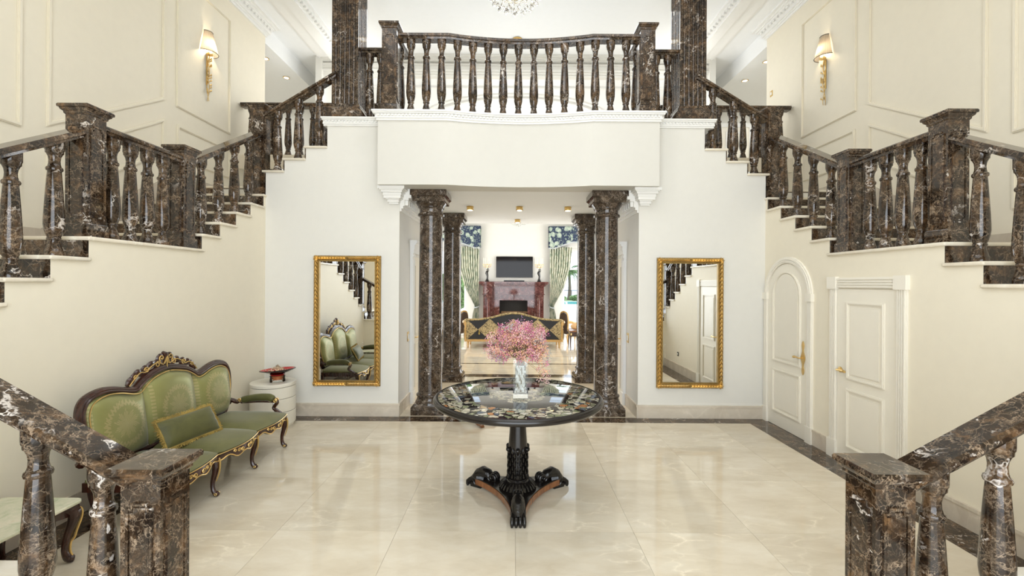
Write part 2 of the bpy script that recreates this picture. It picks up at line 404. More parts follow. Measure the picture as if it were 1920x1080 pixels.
def damask():
    t = NT('gold_damask'); v = t.coord(1); c = t.ramp(t.noise(t.warp(v, 20, .08), 26, 3, .6, 1.2).outputs['Fac'], [(.42, (.03, .022, .012)), (.5, (.42, .30, .12)), (.62, (.5, .38, .18))]); t.done(c, .5)
    t = NT('harlequin'); tc = t.n('ShaderNodeTexCoord'); sp = t.n('ShaderNodeSeparateXYZ'); t.l(tc.outputs['Object'], sp.inputs[0])
    u = t.math('MULTIPLY', t.math('ABSOLUTE', t.math('SUBTRACT', t.math('FRACT', t.math('ADD', t.math('DIVIDE', sp.outputs[0], .74), .5)), .5)), 2)
    w = t.math('DIVIDE', t.math('ABSOLUTE', t.math('SUBTRACT', sp.outputs[2], .57)), .34)
    fac = t.math('LESS_THAN', t.math('ADD', u, w), 1.0)
    v = t.coord(1, rand=False); g = t.ramp(t.noise(t.warp(v, 20, .08), 26, 3, .6, 1.2).outputs['Fac'], [(.42, (.035, .026, .014)), (.5, (.42, .31, .14)), (.62, (.5, .39, .2))])
    t.done(t.mix(fac, (.006, .006, .007), g), .5)
    t = NT('pelmet_floral'); v = t.coord(1, rand=False); cv = t.vor(t.warp(v, 6, .12), 4.2, 'F1')
    f = t.ramp(cv.outputs['Distance'], [(.36, 1), (.42, 0)]); f2 = t.ramp(t.noise(v, 16, 3).outputs['Fac'], [(.55, 0), (.6, 1)])
    c = t.mix(f, (.018, .032, .075), t.ramp(t.noise(v, 12, 3).outputs['Fac'], [(.4, (.28, .36, .30)), (.6, (.50, .56, .46))])); t.done(t.mix(t.math('MULTIPLY', f2, .8), c, (.3, .38, .3)), .7)
    t = NT('curtain_floral'); v = t.coord((1.6, 1, .55), rand=False); f = t.ramp(t.noise(t.warp(v, 8, .1), 9, 4).outputs['Fac'], [(.5, 0), (.58, 1)])
    t.done(t.mix(f, (.66, .66, .54), (.30, .36, .27)), .75)
damask()
plain('leather_brown', (.05, .03, .018), .35); plain('peach_fabric', (.68, .42, .2), .7)
plain('leaf_green', (.10, .2, .05), .5, vary=.4); plain('hedge_green', (.14, .24, .07), .6, vary=.5); plain('palm_trunk', (.16, .12, .08), .8, bumpy=.6, bscale=20)
plain('terrace_stone', (.78, .75, .68), .6); plain('pool_water', (.08, .52, .58), .08); plain('sea_water', (.22, .42, .58), .2); plain('lawn_green', (.12, .2, .05), .8, vary=.3)
plain('iron', (.02, .02, .022), .4); plain('candle_wax', (.85, .82, .72), .5); plain('ivory_lacquer', (.78, .74, .64), .3, vary=.01)
plain('seam_dark', (.05, .045, .04), .5); plain('soot', (.012, .01, .008), .8); plain('brick_fire', (.22, .13, .06), .8, vary=.3, bumpy=.4)
for nm_, cc in dict(pink=(.68, .28, .38), magenta=(.58, .13, .30), peach=(.80, .46, .27), blush=(.82, .56, .54), greyblue=(.42, .45, .46), lilac=(.42, .24, .5)).items(): plain('petal_' + nm_, cc, .7, vary=.25)
plain('dry_stem', (.30, .22, .12), .8); plain('potpourri', (.60, .45, .30), .8, vary=.5); plain('amber_core', (.62, .20, .07), .2); plain('cellophane', (.84, .83, .78), .25); plain('pale_metal', (.82, .78, .66), .25, 1); plain('black_glass', (.01, .006, .006), .05)
M = MAT

# ================================================================== THE SETTING
CX = .03                                   # axis of the hall
def X(s, d): return CX + s * d
RIS = 2.39 / 13
SIDE = {-1: 'left', 1: 'right'}
_tn = [0]
def trim(mb, mat='trim_white', parent=None, **k):
    _tn[0] += 1; return struct('trim_%d' % _tn[0], mb, M[mat], parent, **k)

# ---- floor: slab, cream tiles, dark border strips
floor = struct('floor', MB().box(-9, 9, -1.6, 17.2, -.14, -.006), M['cream_skirting'], label='polished cream marble floor with a dark brown border')
G = .0022
_tiles = {}
def tile(x0, x1, y0, y1, mat='cream_marble', name='tile'):
    w, l = round(x1 - x0, 4), round(y1 - y0, 4); key = (w, l, mat)
    if key not in _tiles:
        _tiles[key] = mesh(name, MB().box(-w / 2 + G / 2, w / 2 - G / 2, -l / 2 + G / 2, l / 2 - G / 2, -.02, 0), M[mat])
    obj(name, _tiles[key], None, floor, loc=((x0 + x1) / 2, (y0 + y1) / 2, 0))
S = .955; EX = 3.41
xs = [-EX] + [i * S for i in range(-3, 4)] + [EX]
ys = [-1.6] + [3.57 + .96 * i for i in range(-5, 3)] + [6.40]
for a, b in zip(xs, xs[1:]):
    for c, d in zip(ys, ys[1:]): tile(CX + a, CX + b, c, d)
for i in range(8):                                                   # border along the back wall and both sides
    a = -3.75 + .9375 * i; tile(CX + a, CX + a + .9375, 6.40, 6.64, 'brown_marble', 'border_strip')
for s in (-1, 1):
    for c, d in zip(ys, ys[1:]): tile(min(X(s, EX), X(s, 3.75)), max(X(s, EX), X(s, 3.75)), c, d, 'brown_marble', 'border_strip')
def rows(y0, y1, x0, x1, n, m):
    for i in range(n):
        for j in range(m): tile(lerp(x0, x1, i / n), lerp(x0, x1, (i + 1) / n), lerp(y0, y1, j / m), lerp(y0, y1, (j + 1) / m))
rows(6.64, 9.47, -1.71, 1.88, 4, 3)
for i in range(4): tile(lerp(-1.71, 1.88, i / 4), lerp(-1.71, 1.88, (i + 1) / 4), 9.47, 9.77, 'brown_marble', 'border_strip')
rows(9.77, 11.02, -4.6, 4.6, 10, 1)
for i in range(10): tile(lerp(-4.6, 4.6, i / 10), lerp(-4.6, 4.6, (i + 1) / 10), 11.02, 11.12, 'brown_marble', 'border_strip')
rows(11.12, 17.0, -4.6, 4.6, 10, 6)

# ---- stair profile shared by both sides
F2 = [(3.88 - .32 * k, 2.39 - RIS * k) for k in range(6)]           # (riser Y, tread Z), flight from the entrance corner up to the landing
F3 = [(5.29 + .325 * (k - 1), 2.39 + RIS * k) for k in range(1, 6)] # flight beyond the landing
T6 = (6.92, 2.39 + RIS * 6)
F4 = [(3.77, 2.39 + RIS * 7), (3.47, 2.39 + RIS * 8), (3.15, 2.39 + RIS * 9)]  # (riser d, tread Z), flight along the back wall
ZF = 4.42
TT = .035
for s in (-1, 1):
    nm = SIDE[s]
    # wall under the stairs, stepped along its top
    p = [(2.27, 0), (6.64, 0), (6.64, F3[4][1] - TT)]
    for k in range(4, -1, -1): p += [(F3[k][0], F3[k][1] - TT), (F3[k][0], (F3[k - 1][1] if k else 2.39) - TT)]
    for k in range(6): p += [(F2[k][0], F2[k][1] - TT), (F2[k][0], (F2[k + 1][1] if k < 5 else RIS * 7) - TT)]
    p.append((2.27, RIS * 7 - TT))
    struct('wall_' + nm, MB().prism(p, 'x', X(s, 3.75), X(s, 3.88)), M['cream_paint'])
    # outer wall of the stairwell
    struct('wall_stairwell_' + nm, MB().box(X(s, 5.27), X(s, 5.47), -1.6, 9.3, 0, 7.4), M['cream_paint'])
    struct('wall_bulkhead_' + nm, MB().box(X(s, 5.27), X(s, 5.40), 9.3, 12.8, 7.02, 7.4), M['ceiling_paint'])
    struct('ceiling_wing_' + nm, MB().box(X(s, 5.40), X(s, 9.2), 9.3, 12.9, 7.02, 7.12), M['ceiling_paint'])
    struct('wall_wing_' + nm, MB().box(X(s, 4.6), X(s, 9.2), 12.8, 12.95, 4.0, 7.4), M['white_paint'])
    struct('wall_wing_end_' + nm, MB().box(X(s, 9.0), X(s, 9.15), 9.3, 12.8, 4.0, 7.1), M['white_paint'])
    struct('wall_wing_front_' + nm, MB().box(X(s, 5.47), X(s, 9.15), 9.18, 9.3, 4.0, 7.1), M['white_paint'])
    struct('floor_wing_' + nm, MB().box(X(s, 2.87), X(s, 9.0), 8.4, 12.8, 4.15, ZF), M['cream_tread'])
    struct('wall_living_' + nm, MB().box(X(s, 4.6), X(s, 4.75), 10.5, 17.2, 0, 7.4), M['white_paint'])
    # wall panel mouldings on the stairwell wall: level over the landing, raked beside the steps, level again under the sconce
    def panel(poly, w=.045, dep=.028):
        n = len(poly); cy = sum(q[0] for q in poly) / n; cz = sum(q[1] for q in poly) / n; inn = []
        P = [Vector(q) for q in poly]
        for i in range(n):
            a, b, c = P[i - 1], P[i], P[(i + 1) % n]; d1 = (b - a).normalized(); d2 = (c - b).normalized()
            n1 = Vector((-d1.y, d1.x)); n2 = Vector((-d2.y, d2.x))
            if n1.dot(Vector((cy, cz)) - b) < 0: n1 = -n1
            if n2.dot(Vector((cy, cz)) - b) < 0: n2 = -n2
            m = (n1 + n2).normalized(); inn.append(tuple(b + m * (w / max(.3, m.dot(n1)))))
        mb = MB().ring([tuple(q) for q in P], inn, 'x', X(s, 5.268), X(s, 5.27 - dep * .6))
        def sc(q, t): return tuple(Vector(q) * (1 - t) + Vector(inn[poly.index(q)]) * t)
        o2 = [sc(q, .25) for q in poly]; i2 = [sc(q, .75) for q in poly]
        mb.ring(o2, i2, 'x', X(s, 5.27 - dep * .6), X(s, 5.27 - dep)); trim(mb, 'cream_paint')
    panel([(3.05, 3.63), (4.70, 3.63), (4.70, 6.82), (3.05, 6.82)]); panel([(3.05, 2.82), (4.70, 2.82), (4.70, 3.36), (3.05, 3.36)])
    panel([(4.95, 3.725), (6.62, 4.71), (6.62, 6.82), (4.95, 6.82)]); panel([(4.95, 2.91), (6.62, 3.90), (6.62, 4.44), (4.95, 3.45)])
    panel([(6.85, 4.71), (8.16, 4.71), (8.16, 6.82), (6.85, 6.82)]); panel([(6.87, 3.90), (8.16, 3.90), (8.16, 4.44), (6.87, 4.44)])
    panel([(1.1, 3.0), (2.8, 3.63), (2.8, 6.82), (1.1, 6.82)])
    # skirting of the stairwell wall follows the steps
    b = [(3.9, 2.39), (4.9, 2.39), (5.29, 2.39), (6.9, 3.40), (6.95, 3.493), (8.35, 3.493), (8.35, 3.68), (6.9, 3.68), (4.9, 2.575), (3.9, 2.575)]
    struct('baseboard_stairwell_' + nm, MB().prism(b, 'x', X(s, 5.268), X(s, 5.25)), M['cream_skirting'])
    # cornice with dentils on the stairwell wall, ending in a mitre
    mb = MB()
    for (o0, z0, z1) in ((.03, 7.15, 7.19), (.055, 7.19, 7.215), (.09, 7.215, 7.27), (.15, 7.31, 7.335), (.19, 7.335, 7.36), (.25, 7.36, 7.40)):
        mb.box(X(s, 5.27), X(s, 5.27 - o0), -1.6, 9.3 + o0 * .6, z0, z1)
    mb.box(X(s, 5.27), X(s, 5.27 - .10), -1.6, 9.3 + .06, 7.27, 7.31)
    c1 = trim(mb)
    mb = MB(); y = 3.0
    while y < 9.28: mb.box(X(s, 5.27 - .10), X(s, 5.27 - .135), y, y + .055, 7.272, 7.31); y += .11
    o = obj('dentil', mb, M['trim_white'], c1); o['kind'] = 'stuff'
    # broad beam moulding hanging from the ceiling between stairwell and hall
    mb = MB()
    for (d0, d1, z) in ((4.72, 4.0, 7.36), (4.66, 4.06, 7.33), (4.40, 4.10, 7.29), (4.36, 4.14, 7.25)): mb.box(X(s, d0), X(s, d1), -1.6, 10.55, z, 7.40)
    c2 = trim(mb)
    mb = MB(); y = 3.0
    while y < 10.5: mb.box(X(s, 4.10), X(s, 4.05), y, y + .06, 7.285, 7.33); y += .12
    o = obj('dentil', mb, M['trim_white'], c2); o['kind'] = 'stuff'
    # skirting below the stairs
    mb = MB().box(X(s, 3.75), X(s, 3.732), 2.28, 6.62, 0, .165); mb.box(X(s, 3.75), X(s, 3.725), 2.28, 6.62, .165, .195)
    if s > 0:
        mb = MB()
        for (a, bb) in ((5.29, 5.60), (2.28, 4.20)):
            mb.box(X(s, 3.75), X(s, 3.732), a, bb, 0, .165); mb.box(X(s, 3.75), X(s, 3.725), a, bb, .165, .195)
    struct('baseboard_' + nm, mb, M['cream_skirting'])

# ---- entrance wall behind the camera with its wide glazed opening
mb = MB()
for x0, x1, z0, z1 in ((-5.4, -2.5, 0, 7.4), (2.56, 5.46, 0, 7.4), (-2.5, 2.56, 4.6, 7.4)): mb.box(x0, x1, -1.8, -1.6, z0, z1)
struct('wall_entrance', mb, M['cream_paint'])

# ---- ceilings
struct('ceiling', MB().box(-5.6, 5.6, -1.6, 12.9, 7.4, 7.5), M['ceiling_paint'])
living_ceiling = struct('ceiling_living', MB().box(-4.6, 4.66, 10.72, 17.2, 7.0, 7.1), M['ceiling_paint'])
mb = MB()
for k, (r, w, z) in enumerate(((1.0, .10, 6.96), (.93, .07, 6.93))):
    po = [(.05 + 3.0 * r * math.cos(a), 13.9 + 2.3 * r * math.sin(a)) for a in [2 * PI * i / 48 for i in range(48)]]
    pi_ = [(.05 + (3.0 * r - w) * math.cos(a), 13.9 + (2.3 * r - w) * math.sin(a)) for a in [2 * PI * i / 48 for i in range(48)]]
    mb.ring(po, pi_, 'z', z, 7.0)
for x0, x1 in ((-3.9, -3.82), (3.9, 3.98)): mb.box(x0, x1, 11.2, 16.6, 6.95, 7.0)
mb.box(-3.9, 3.98, 11.2, 11.28, 6.95, 7.0); mb.box(-3.9, 3.98, 16.5, 16.58, 6.95, 7.0)
trim(mb)
mb = MB()
for (y0, z0, z1) in ((10.60, 6.95, 7.4), (10.57, 7.0, 7.05), (10.54, 7.05, 7.10), (10.575, 7.12, 7.2), (10.55, 7.2, 7.24), (10.5, 7.28, 7.31), (10.45, 7.31, 7.35), (10.40, 7.35, 7.4)): mb.box(-4.57, 4.63, y0, 10.72, z0, z1)
struct('wall_gallery_beam', mb, M['white_paint'])

# ---- back wall with the stepped flight along its top, opening in the middle
OL, OR = -1.71, 1.88
for s in (-1, 1):
    e = OL if s < 0 else OR; de = abs(e - CX)
    p = [(X(s, de), 0), (X(s, 3.75), 0), (X(s, 3.75), F4[0][1] - TT), (X(s, 3.47), F4[0][1] - TT), (X(s, 3.47), F4[1][1] - TT), (X(s, 3.15), F4[1][1] - TT), (X(s, 3.15), F4[2][1] - TT),
         (X(s, 2.83), F4[2][1] - TT), (X(s, 2.83), 4.40), (X(s, de), 4.40)]
    struct('wall_back_' + SIDE[s], MB().prism(p, 'y', 6.64, 6.78), M['white_paint'])
    struct('wall_hall_' + SIDE[s], MB().box(e, X(s, 4.6), 6.78, 10.5, 0, 3.42), M['white_paint'])
    mb = MB().box(e, X(s, 3.73), 6.64, 6.622, 0, .165); mb.box(e, X(s, 3.73), 6.64, 6.615, .165, .195)
    struct('baseboard_back_' + SIDE[s], mb, M['cream_skirting'])
    mb = MB()
    for a, bb in ((6.62, 7.31), (8.75, 10.5)): mb.box(e, e - s * .018, a, bb, 0, .165); mb.box(e, e - s * .025, a, bb, .165, .195)
    struct('baseboard_hall_' + SIDE[s], mb, M['cream_skirting'])
    # cornice strip on top of the back wall (beside the balcony)
    a, bb = (X(s, 2.87), -1.955) if s < 0 else (X(s, 2.95), 2.09)
    mb = MB()
    for (o0, z0, z1) in ((.02, 4.345, 4.37), (.035, 4.37, 4.395), (.03, 4.395, 4.425), (.055, 4.425, 4.445), (.07, 4.445, 4.467)): mb.box(a - (o0 if s < 0 else -o0) * .5, bb, 6.64 - o0, 6.9, z0, z1)
    tr = trim(mb)
    mb = MB(); x = min(a, bb) + .02
    while x < max(a, bb) - .03: mb.box(x, x + .03, 6.64 - .045, 6.62, 4.397, 4.423); x += .05
    o = obj('dentil', mb, M['trim_white'], tr); o['kind'] = 'stuff'
    # stepped bracket at the head of the opening
    c = -1.785 if s < 0 else 1.955
    mb = MB()
    for (hw, z0, z1, y) in ((.195, 3.375, 3.414, 6.42), (.175, 3.36, 3.375, 6.44), (.155, 3.33, 3.36, 6.46), (.135, 3.29, 3.33, 6.49), (.125, 3.25, 3.29, 6.50), (.10, 3.235, 3.25, 6.53), (.085, 3.20, 3.235, 6.56), (.07, 3.175, 3.20, 6.59)):
        mb.box(c - hw, c + hw, y, 6.66, z0, z1)
    trim(mb)
    # dentilled cornice running into the hallway
    mb = MB()
    for (o0, z0, z1) in ((.02, 3.08, 3.12), (.05, 3.12, 3.16), (.07, 3.16, 3.25), (.13, 3.25, 3.28), (.17, 3.28, 3.33), (.22, 3.33, 3.42)): mb.box(e, e - s * o0, 6.66, 10.4, z0, z1)
    tr = trim(mb)
    mb = MB(); y = 6.7
    while y < 10.3: mb.box(e - s * .07, e - s * .115, y, y + .06, 3.175, 3.25); y += .12
    o = obj('dentil', mb, M['trim_white'], tr); o['kind'] = 'stuff'
slab = struct('floor_gallery', MB().box(-1.95, 2.1, 6.78, 10.47, 3.42, ZF), M['ceiling_paint'])
struct('floor_gallery_side', MB().box(-2.9, 2.98, 6.9, 10.47, 4.2, ZF - .01), M['white_paint'])

# ---- balcony front: straight ends, shallow inward curve between
BA = .09
def bal_y(x, y0=6.35):
    t = (x - BA) / 1.05
    return y0 + (.14 * (1 - t * t) if abs(t) < 1 else 0)
BX = [-1.955, -1.6, -1.2] + [BA + 1.05 * math.sin(PI / 2 * t / 10) for t in range(-10, 11)] + [1.4, 1.7, 2.09]
struct('wall_balcony', MB().prism([(x, bal_y(x)) for x in BX] + [(2.09, 6.8), (-1.955, 6.8)], 'z', 3.415, 4.36), M['white_paint_dimmed'])
def bal_strip(o, z0, z1):
    f = [(x - (o if x == BX[0] else 0) + (o if x == BX[-1] else 0), bal_y(x) - o) for x in BX]
    return MB().prism(f + [(f[-1][0], 6.82), (f[0][0], 6.82)], 'z', z0, z1)
mb = MB()
for (o0, z0, z1) in ((.02, 4.33, 4.36), (.035, 4.36, 4.385), (.03, 4.385, 4.42), (.06, 4.42, 4.442), (.075, 4.442, 4.467)):
    q = bal_strip(o0, z0, z1); mb.add(q.v, q.f)
tr = trim(mb)
mb = MB(); x = -1.95
while x < 2.08: y = bal_y(x); mb.box(x, x + .03, y - .047, y - .02, 4.388, 4.418); x += .05
o = obj('dentil', mb, M['trim_white'], tr); o['kind'] = 'stuff'

# ---- doors of the right wall
WX = X(1, 3.75)
def raised(mb, poly, ax_x, w=.035, dep=.012):
    cy = sum(q[0] for q in poly) / len(poly); cz = sum(q[1] for q in poly) / len(poly)
    def ins(k):
        out = []
        for q in poly:
            dy = q[0] - cy; dz = q[1] - cz; hy = max(abs(a[0] - cy) for a in poly); hz = max(abs(a[1] - cz) for a in poly)
            out.append((cy + dy * (hy - k) / hy, cz + dz * (hz - k) / hz))
        return out
    mb.ring(poly, ins(w), 'x', ax_x, ax_x - dep); mb.ring(ins(w * .3), ins(w * .7), 'x', ax_x, ax_x - dep * 1.7); mb.prism(ins(w * 1.9), 'x', ax_x, ax_x - dep * .9)
def arch_poly(y0, y1, z0, zs, n=14):
    r = (y1 - y0) / 2; c = (y0 + y1) / 2
    return [(y0, z0), (y1, z0)] + [(c + r * math.cos(PI * i / n), zs + r * math.sin(PI * i / n)) for i in range(n + 1)]
def flutes(mb, y0, y1, z0, z1, x, sx):
    n = 4; w = (y1 - y0) / (2 * n + 1)
    mb.box(x, x - sx * .022, y0, y1, z0, z1)
    for i in range(n): mb.box(x - sx * .02, x - sx * .034, y0 + w * (2 * i + .6), y0 + w * (2 * i + 1.7), z0, z1)
# arched door
A0, A1 = 5.665, 6.53; AS = 2.30 - (A1 - A0) / 2
d1 = struct('door_1', MB().prism(arch_poly(A0, A1, .004, AS), 'x', WX, WX - .012), M['door_paint'])
mb = MB(); raised(mb, arch_poly(A0 + .12, A1 - .12, .92, AS), WX - .011); raised(mb, [(A0 + .12, .2), (A1 - .12, .2), (A1 - .12, .82), (A0 + .12, .82)], WX - .011)
obj('panel', mb, M['door_paint'], d1)
mb = MB(); flutes(mb, A0 - .10, A0 - .005, .2, AS, WX, 1); flutes(mb, A1 + .005, A1 + .095, .2, AS, WX, 1)
for k, (w, dp) in enumerate(((.095, .022), (.075, .032), (.05, .036), (.03, .028))):
    n = 20; r = (A1 - A0) / 2; c = (A0 + A1) / 2
    po = [(c + (r + w) * math.cos(PI * i / n), AS + (r + w) * math.sin(PI * i / n)) for i in range(n + 1)]; pi_ = [(c + (r + w - .02) * math.cos(PI * i / n), AS + (r + w - .02) * math.sin(PI * i / n)) for i in range(n + 1)]
    for i in range(n): mb.prism([po[i], po[i + 1], pi_[i + 1], pi_[i]], 'x', WX, WX - dp)
for y0 in (A0 - .11, A1 - .005): mb.box(WX, WX - .045, y0, y0 + .115, AS - .07, AS + .03); mb.box(WX, WX - .04, y0, y0 + .115, 0, .21)
obj('door_frame', mb, M['trim_cream'], d1)
def lever(parent, y, z, x, sx, dirn, tall=True):
    mb = MB()
    if tall:
        pr = [(y + .028 * math.sin(PI * t) + .012 * math.sin(PI * 5 * t) * (1 if 0 < t < 1 else 0), z - .22 + .44 * t) for t in [i / 16 for i in range(17)]]
        pl = [(2 * y - q[0], q[1]) for q in reversed(pr[1:-1])]
        mb.prism(pr + pl, 'x', x, x - sx * .012)
    else:
        mb.lathe([(.032, 0), (.032, .008), (.02, .014)], 14, M=Matrix.Translation((x, y, z)) @ Matrix.Rotation(-sx * PI / 2, 4, 'Y'))
    o = obj('handle_plate', mb, M['gold'], parent)
    h = [(x - sx * .01, y, z), (x - sx * .05, y, z), (x - sx * .055, y + dirn * .03, z), (x - sx * .055, y + dirn * .085, z + .004), (x - sx * .052, y + dirn * .135, z - .004)]
    obj('door_handle', MB().tube(cr(h, 4), [.009] * 8 + [.011] * 5 + [.016, .017, .016, .012], 8), M['gold'], parent)
lever(d1, A0 + .07, 1.06, WX - .012, 1, 1)
# square-headed door
B0, B1 = 4.35, 5.135; BT = 1.965
d2 = struct('door_2', MB().box(WX, WX - .012, B0, B1, .004, BT), M['door_paint'])
mb = MB(); raised(mb, [(B0 + .13, .95), (B1 - .14, .95), (B1 - .14, BT - .14), (B0 + .13, BT - .14)], WX - .011); raised(mb, [(B0 + .13, .18), (B1 - .14, .18), (B1 - .14, .85), (B0 + .13, .85)], WX - .011)
obj('panel', mb, M['door_paint'], d2)
mb = MB(); flutes(mb, B0 - .12, B0 - .008, .2, BT, WX, 1); flutes(mb, B1 + .008, B1 + .12, .2, BT, WX, 1)
mb.box(WX, WX - .022, B0, B1, BT + .01, BT + .13)
for i in range(4): mb.box(WX, WX - .034, B0, B1, BT + .02 + .028 * i, BT + .036 + .028 * i)
for y0 in (B0 - .135, B1): mb.box(WX, WX - .045, y0, y0 + .14, BT, BT + .14); mb.box(WX, WX - .042, y0, y0 + .135, 0, .21)
obj('door_frame', mb, M['trim_cream'], d2)
lever(d2, B1 - .05, 1.04, WX - .012, 1, -1, False)
# doors in the hallway behind the columns
for s, e, n in ((-1, OL, 'door_3'), (1, OR, 'door_4')):
    dd = struct(n, MB().box(e, e - s * .012, 7.52, 8.5, .004, 2.45), M['door_paint'])
    mb = MB()
    for z0, z1 in ((.2, .95), (1.1, 2.3)): mb.ring([(7.66, z0), (8.36, z0), (8.36, z1), (7.66, z1)], [(7.70, z0 + .04), (8.32, z0 + .04), (8.32, z1 - .04), (7.70, z1 - .04)], 'x', e, e - s * .026)
    obj('panel', mb, M['door_paint'], dd)
    mb = MB()
    for y0 in (7.34, 8.53):
        mb.box(e, e - s * .045, y0, y0 + .15, .2, 2.45); mb.box(e, e - s * .06, y0 - .01, y0 + .16, 0, .2)
        for i in range(3): mb.box(e, e - s * .055, y0 + .02 + .045 * i, y0 + .045 + .045 * i, .25, 2.4)
        for (o0, z0, z1) in ((.06, 2.44, 2.47), (.05, 2.47, 2.5), (.065, 2.5, 2.56), (.075, 2.56, 2.63), (.10, 2.63, 2.66), (.12, 2.66, 2.71)): mb.box(e, e - s * o0, y0 - o0 * .35 + .015, y0 + .135 + o0 * .35, z0, z1)
    mb.box(e, e - s * .05, 7.4, 8.6, 2.5, 2.68)
    obj('door_frame', mb, M['trim_white'], dd)
    lever(dd, 7.60, 1.07, e - s * .012, s, 1)
# door and bright window at the ends of the upper gallery
dd = struct('door_5', MB().box(5.98, 6.78, 12.8, 12.77, ZF, 6.55), M['door_paint'])
obj('door_frame', MB().ring([(5.86, ZF), (6.90, ZF), (6.90, 6.67), (5.86, 6.67)], [(5.98, ZF), (6.78, ZF), (6.78, 6.55), (5.98, 6.55)], 'y', 12.8, 12.75), M['trim_white'], dd)
obj('panel', MB().ring([(6.1, 5.5), (6.66, 5.5), (6.66, 6.42), (6.1, 6.42)], [(6.15, 5.55), (6.61, 5.55), (6.61, 6.37), (6.15, 6.37)], 'y', 12.775, 12.755), M['trim_white'], dd)

# ---- far wall of the living room with tall windows either side of the fireplace
FY = 17.0
W1 = [(-3.28, -1.82), (1.92, 3.38)]
mb = MB()
for x0, x1 in ((-4.75, -3.28), (-1.82, 1.92), (3.38, 4.78)): mb.box(x0, x1, FY, FY + .25, 0, 7.4)
for x0, x1 in W1: mb.box(x0, x1, FY, FY + .25, 3.36, 4.42); mb.box(x0, x1, FY, FY + .25, 6.4, 7.4)
for x0, x1 in W1:                                                    # arched heads
    c = (x0 + x1) / 2; r = (x1 - x0) / 2; n = 14
    for sg in (-1, 1):
        pts = [(c + sg * r * math.cos(PI / 2 * i / n), 2.58 + r * math.sin(PI / 2 * i / n)) for i in range(n + 1)]
        mb.prism(pts + [(c, 3.37), (c + sg * r, 3.37)], 'y', FY, FY + .25)
struct('wall_far', mb, M['white_paint'])
wn = 0
for (x0, x1) in W1:
    for (z0, z1, arch) in ((0, 3.3, True), (4.42, 6.4, False)):
        wn += 1; mb = MB(); w = .06; c = (x0 + x1) / 2
        mb.box(x0, x0 + w, FY + .08, FY + .16, z0, z1); mb.box(x1 - w, x1, FY + .08, FY + .16, z0, z1); mb.box(c - .035, c + .035, FY + .08, FY + .16, z0, z1)
        mb.box(x0, x1, FY + .08, FY + .16, z0, z0 + .1); mb.box(x0, x1, FY + .08, FY + .16, z1 - .06, z1); mb.box(x0, x1, FY + .09, FY + .15, (2.55 if arch else 5.4), (2.62 if arch else 5.46))
        wo = struct('window_%d' % wn, mb, M['trim_white'])
        for a, b in ((x0 + w, c - .035), (c + .035, x1 - w)): obj('pane', MB().box(a, b, FY + .115, FY + .121, z0 + .1, z1 - .06), M['window_glass'], wo)

# ================================================================== STAIRCASES
for s in (-1, 1):
    st = thing('staircase', 'staircase with cream treads and brown marble risers winding up ' + ('above the green sofa' if s < 0 else 'above the arched white door'), 'staircase', (X(s, 3.75), 3.88, 0))
    def tread(d0, d1, y0, y1, z): centred('tread', MB().box(X(s, d0), X(s, d1), y0, y1, z - TT, z), M['cream_tread'], st, bevel=.012)
    def riser(d0, d1, y0, y1, z0, z1): centred('riser', MB().box(X(s, d0), X(s, d1), y0, y1, z0, z1), M['brown_marble'], st)
    for j in range(1, 7):
        d = 1.80 + .32 * (j - 1); z = RIS * j
        tread(d - .03, d + .32, .75, 2.30, z); riser(d - .02, d, .77, 2.27, z - RIS, z - TT)
    tread(3.69, 5.27, .75, 2.28, RIS * 7); riser(3.70, 3.72, .77, 2.27, RIS * 6, RIS * 7 - TT)
    for k, (y, z) in enumerate(F2):
        y1 = F2[k - 1][0] if k else 5.29
        tread(3.72, 5.27, y - .03, y1 + (.02 if k == 0 else 0), z); riser(3.752, 5.27, y - .022, y, z - RIS, z - TT)
    for k, (y, z) in enumerate(F3):
        y1 = F3[k + 1][0] if k < 4 else T6[0]
        tread(3.72 if k < 4 else 3.73, 5.27, y - .03, y1, z); riser(3.752, 5.27, y - .022, y, z - RIS, z - TT)
    tread(3.80, 5.27, T6[0] - .03, 8.4, T6[1]); riser(3.80, 5.27, T6[0] - .022, T6[0], T6[1] - RIS, T6[1] - TT)
    for k, (d, z) in enumerate(F4):
        dn = F4[k + 1][0] if k < 2 else 2.83
        tread(dn - (0 if k < 2 else 0), d + .03, 6.61, 8.4, z); riser(d, d + .02, 6.645, 8.4, z - RIS, z - TT)
    centred('riser', MB().box(X(s, 2.83), X(s, 2.85), 6.79, 8.4, F4[2][1], F4[2][1] + RIS - TT), M['brown_marble'], st)
    tread(2.50, 2.86, 6.92, 8.4, F4[2][1] + RIS)
    p = [(X(s, 1.81), 0)]
    for j in range(1, 7): p += [(X(s, 1.80 + .32 * (j - 1)), RIS * j - TT), (X(s, 1.80 + .32 * j), RIS * j - TT)]
    p += [(X(s, 3.74), RIS * 6 - TT), (X(s, 3.74), 0)]
    centred('stringer', MB().prism(p, 'y', 2.15, 2.265), M['cream_paint'], st)

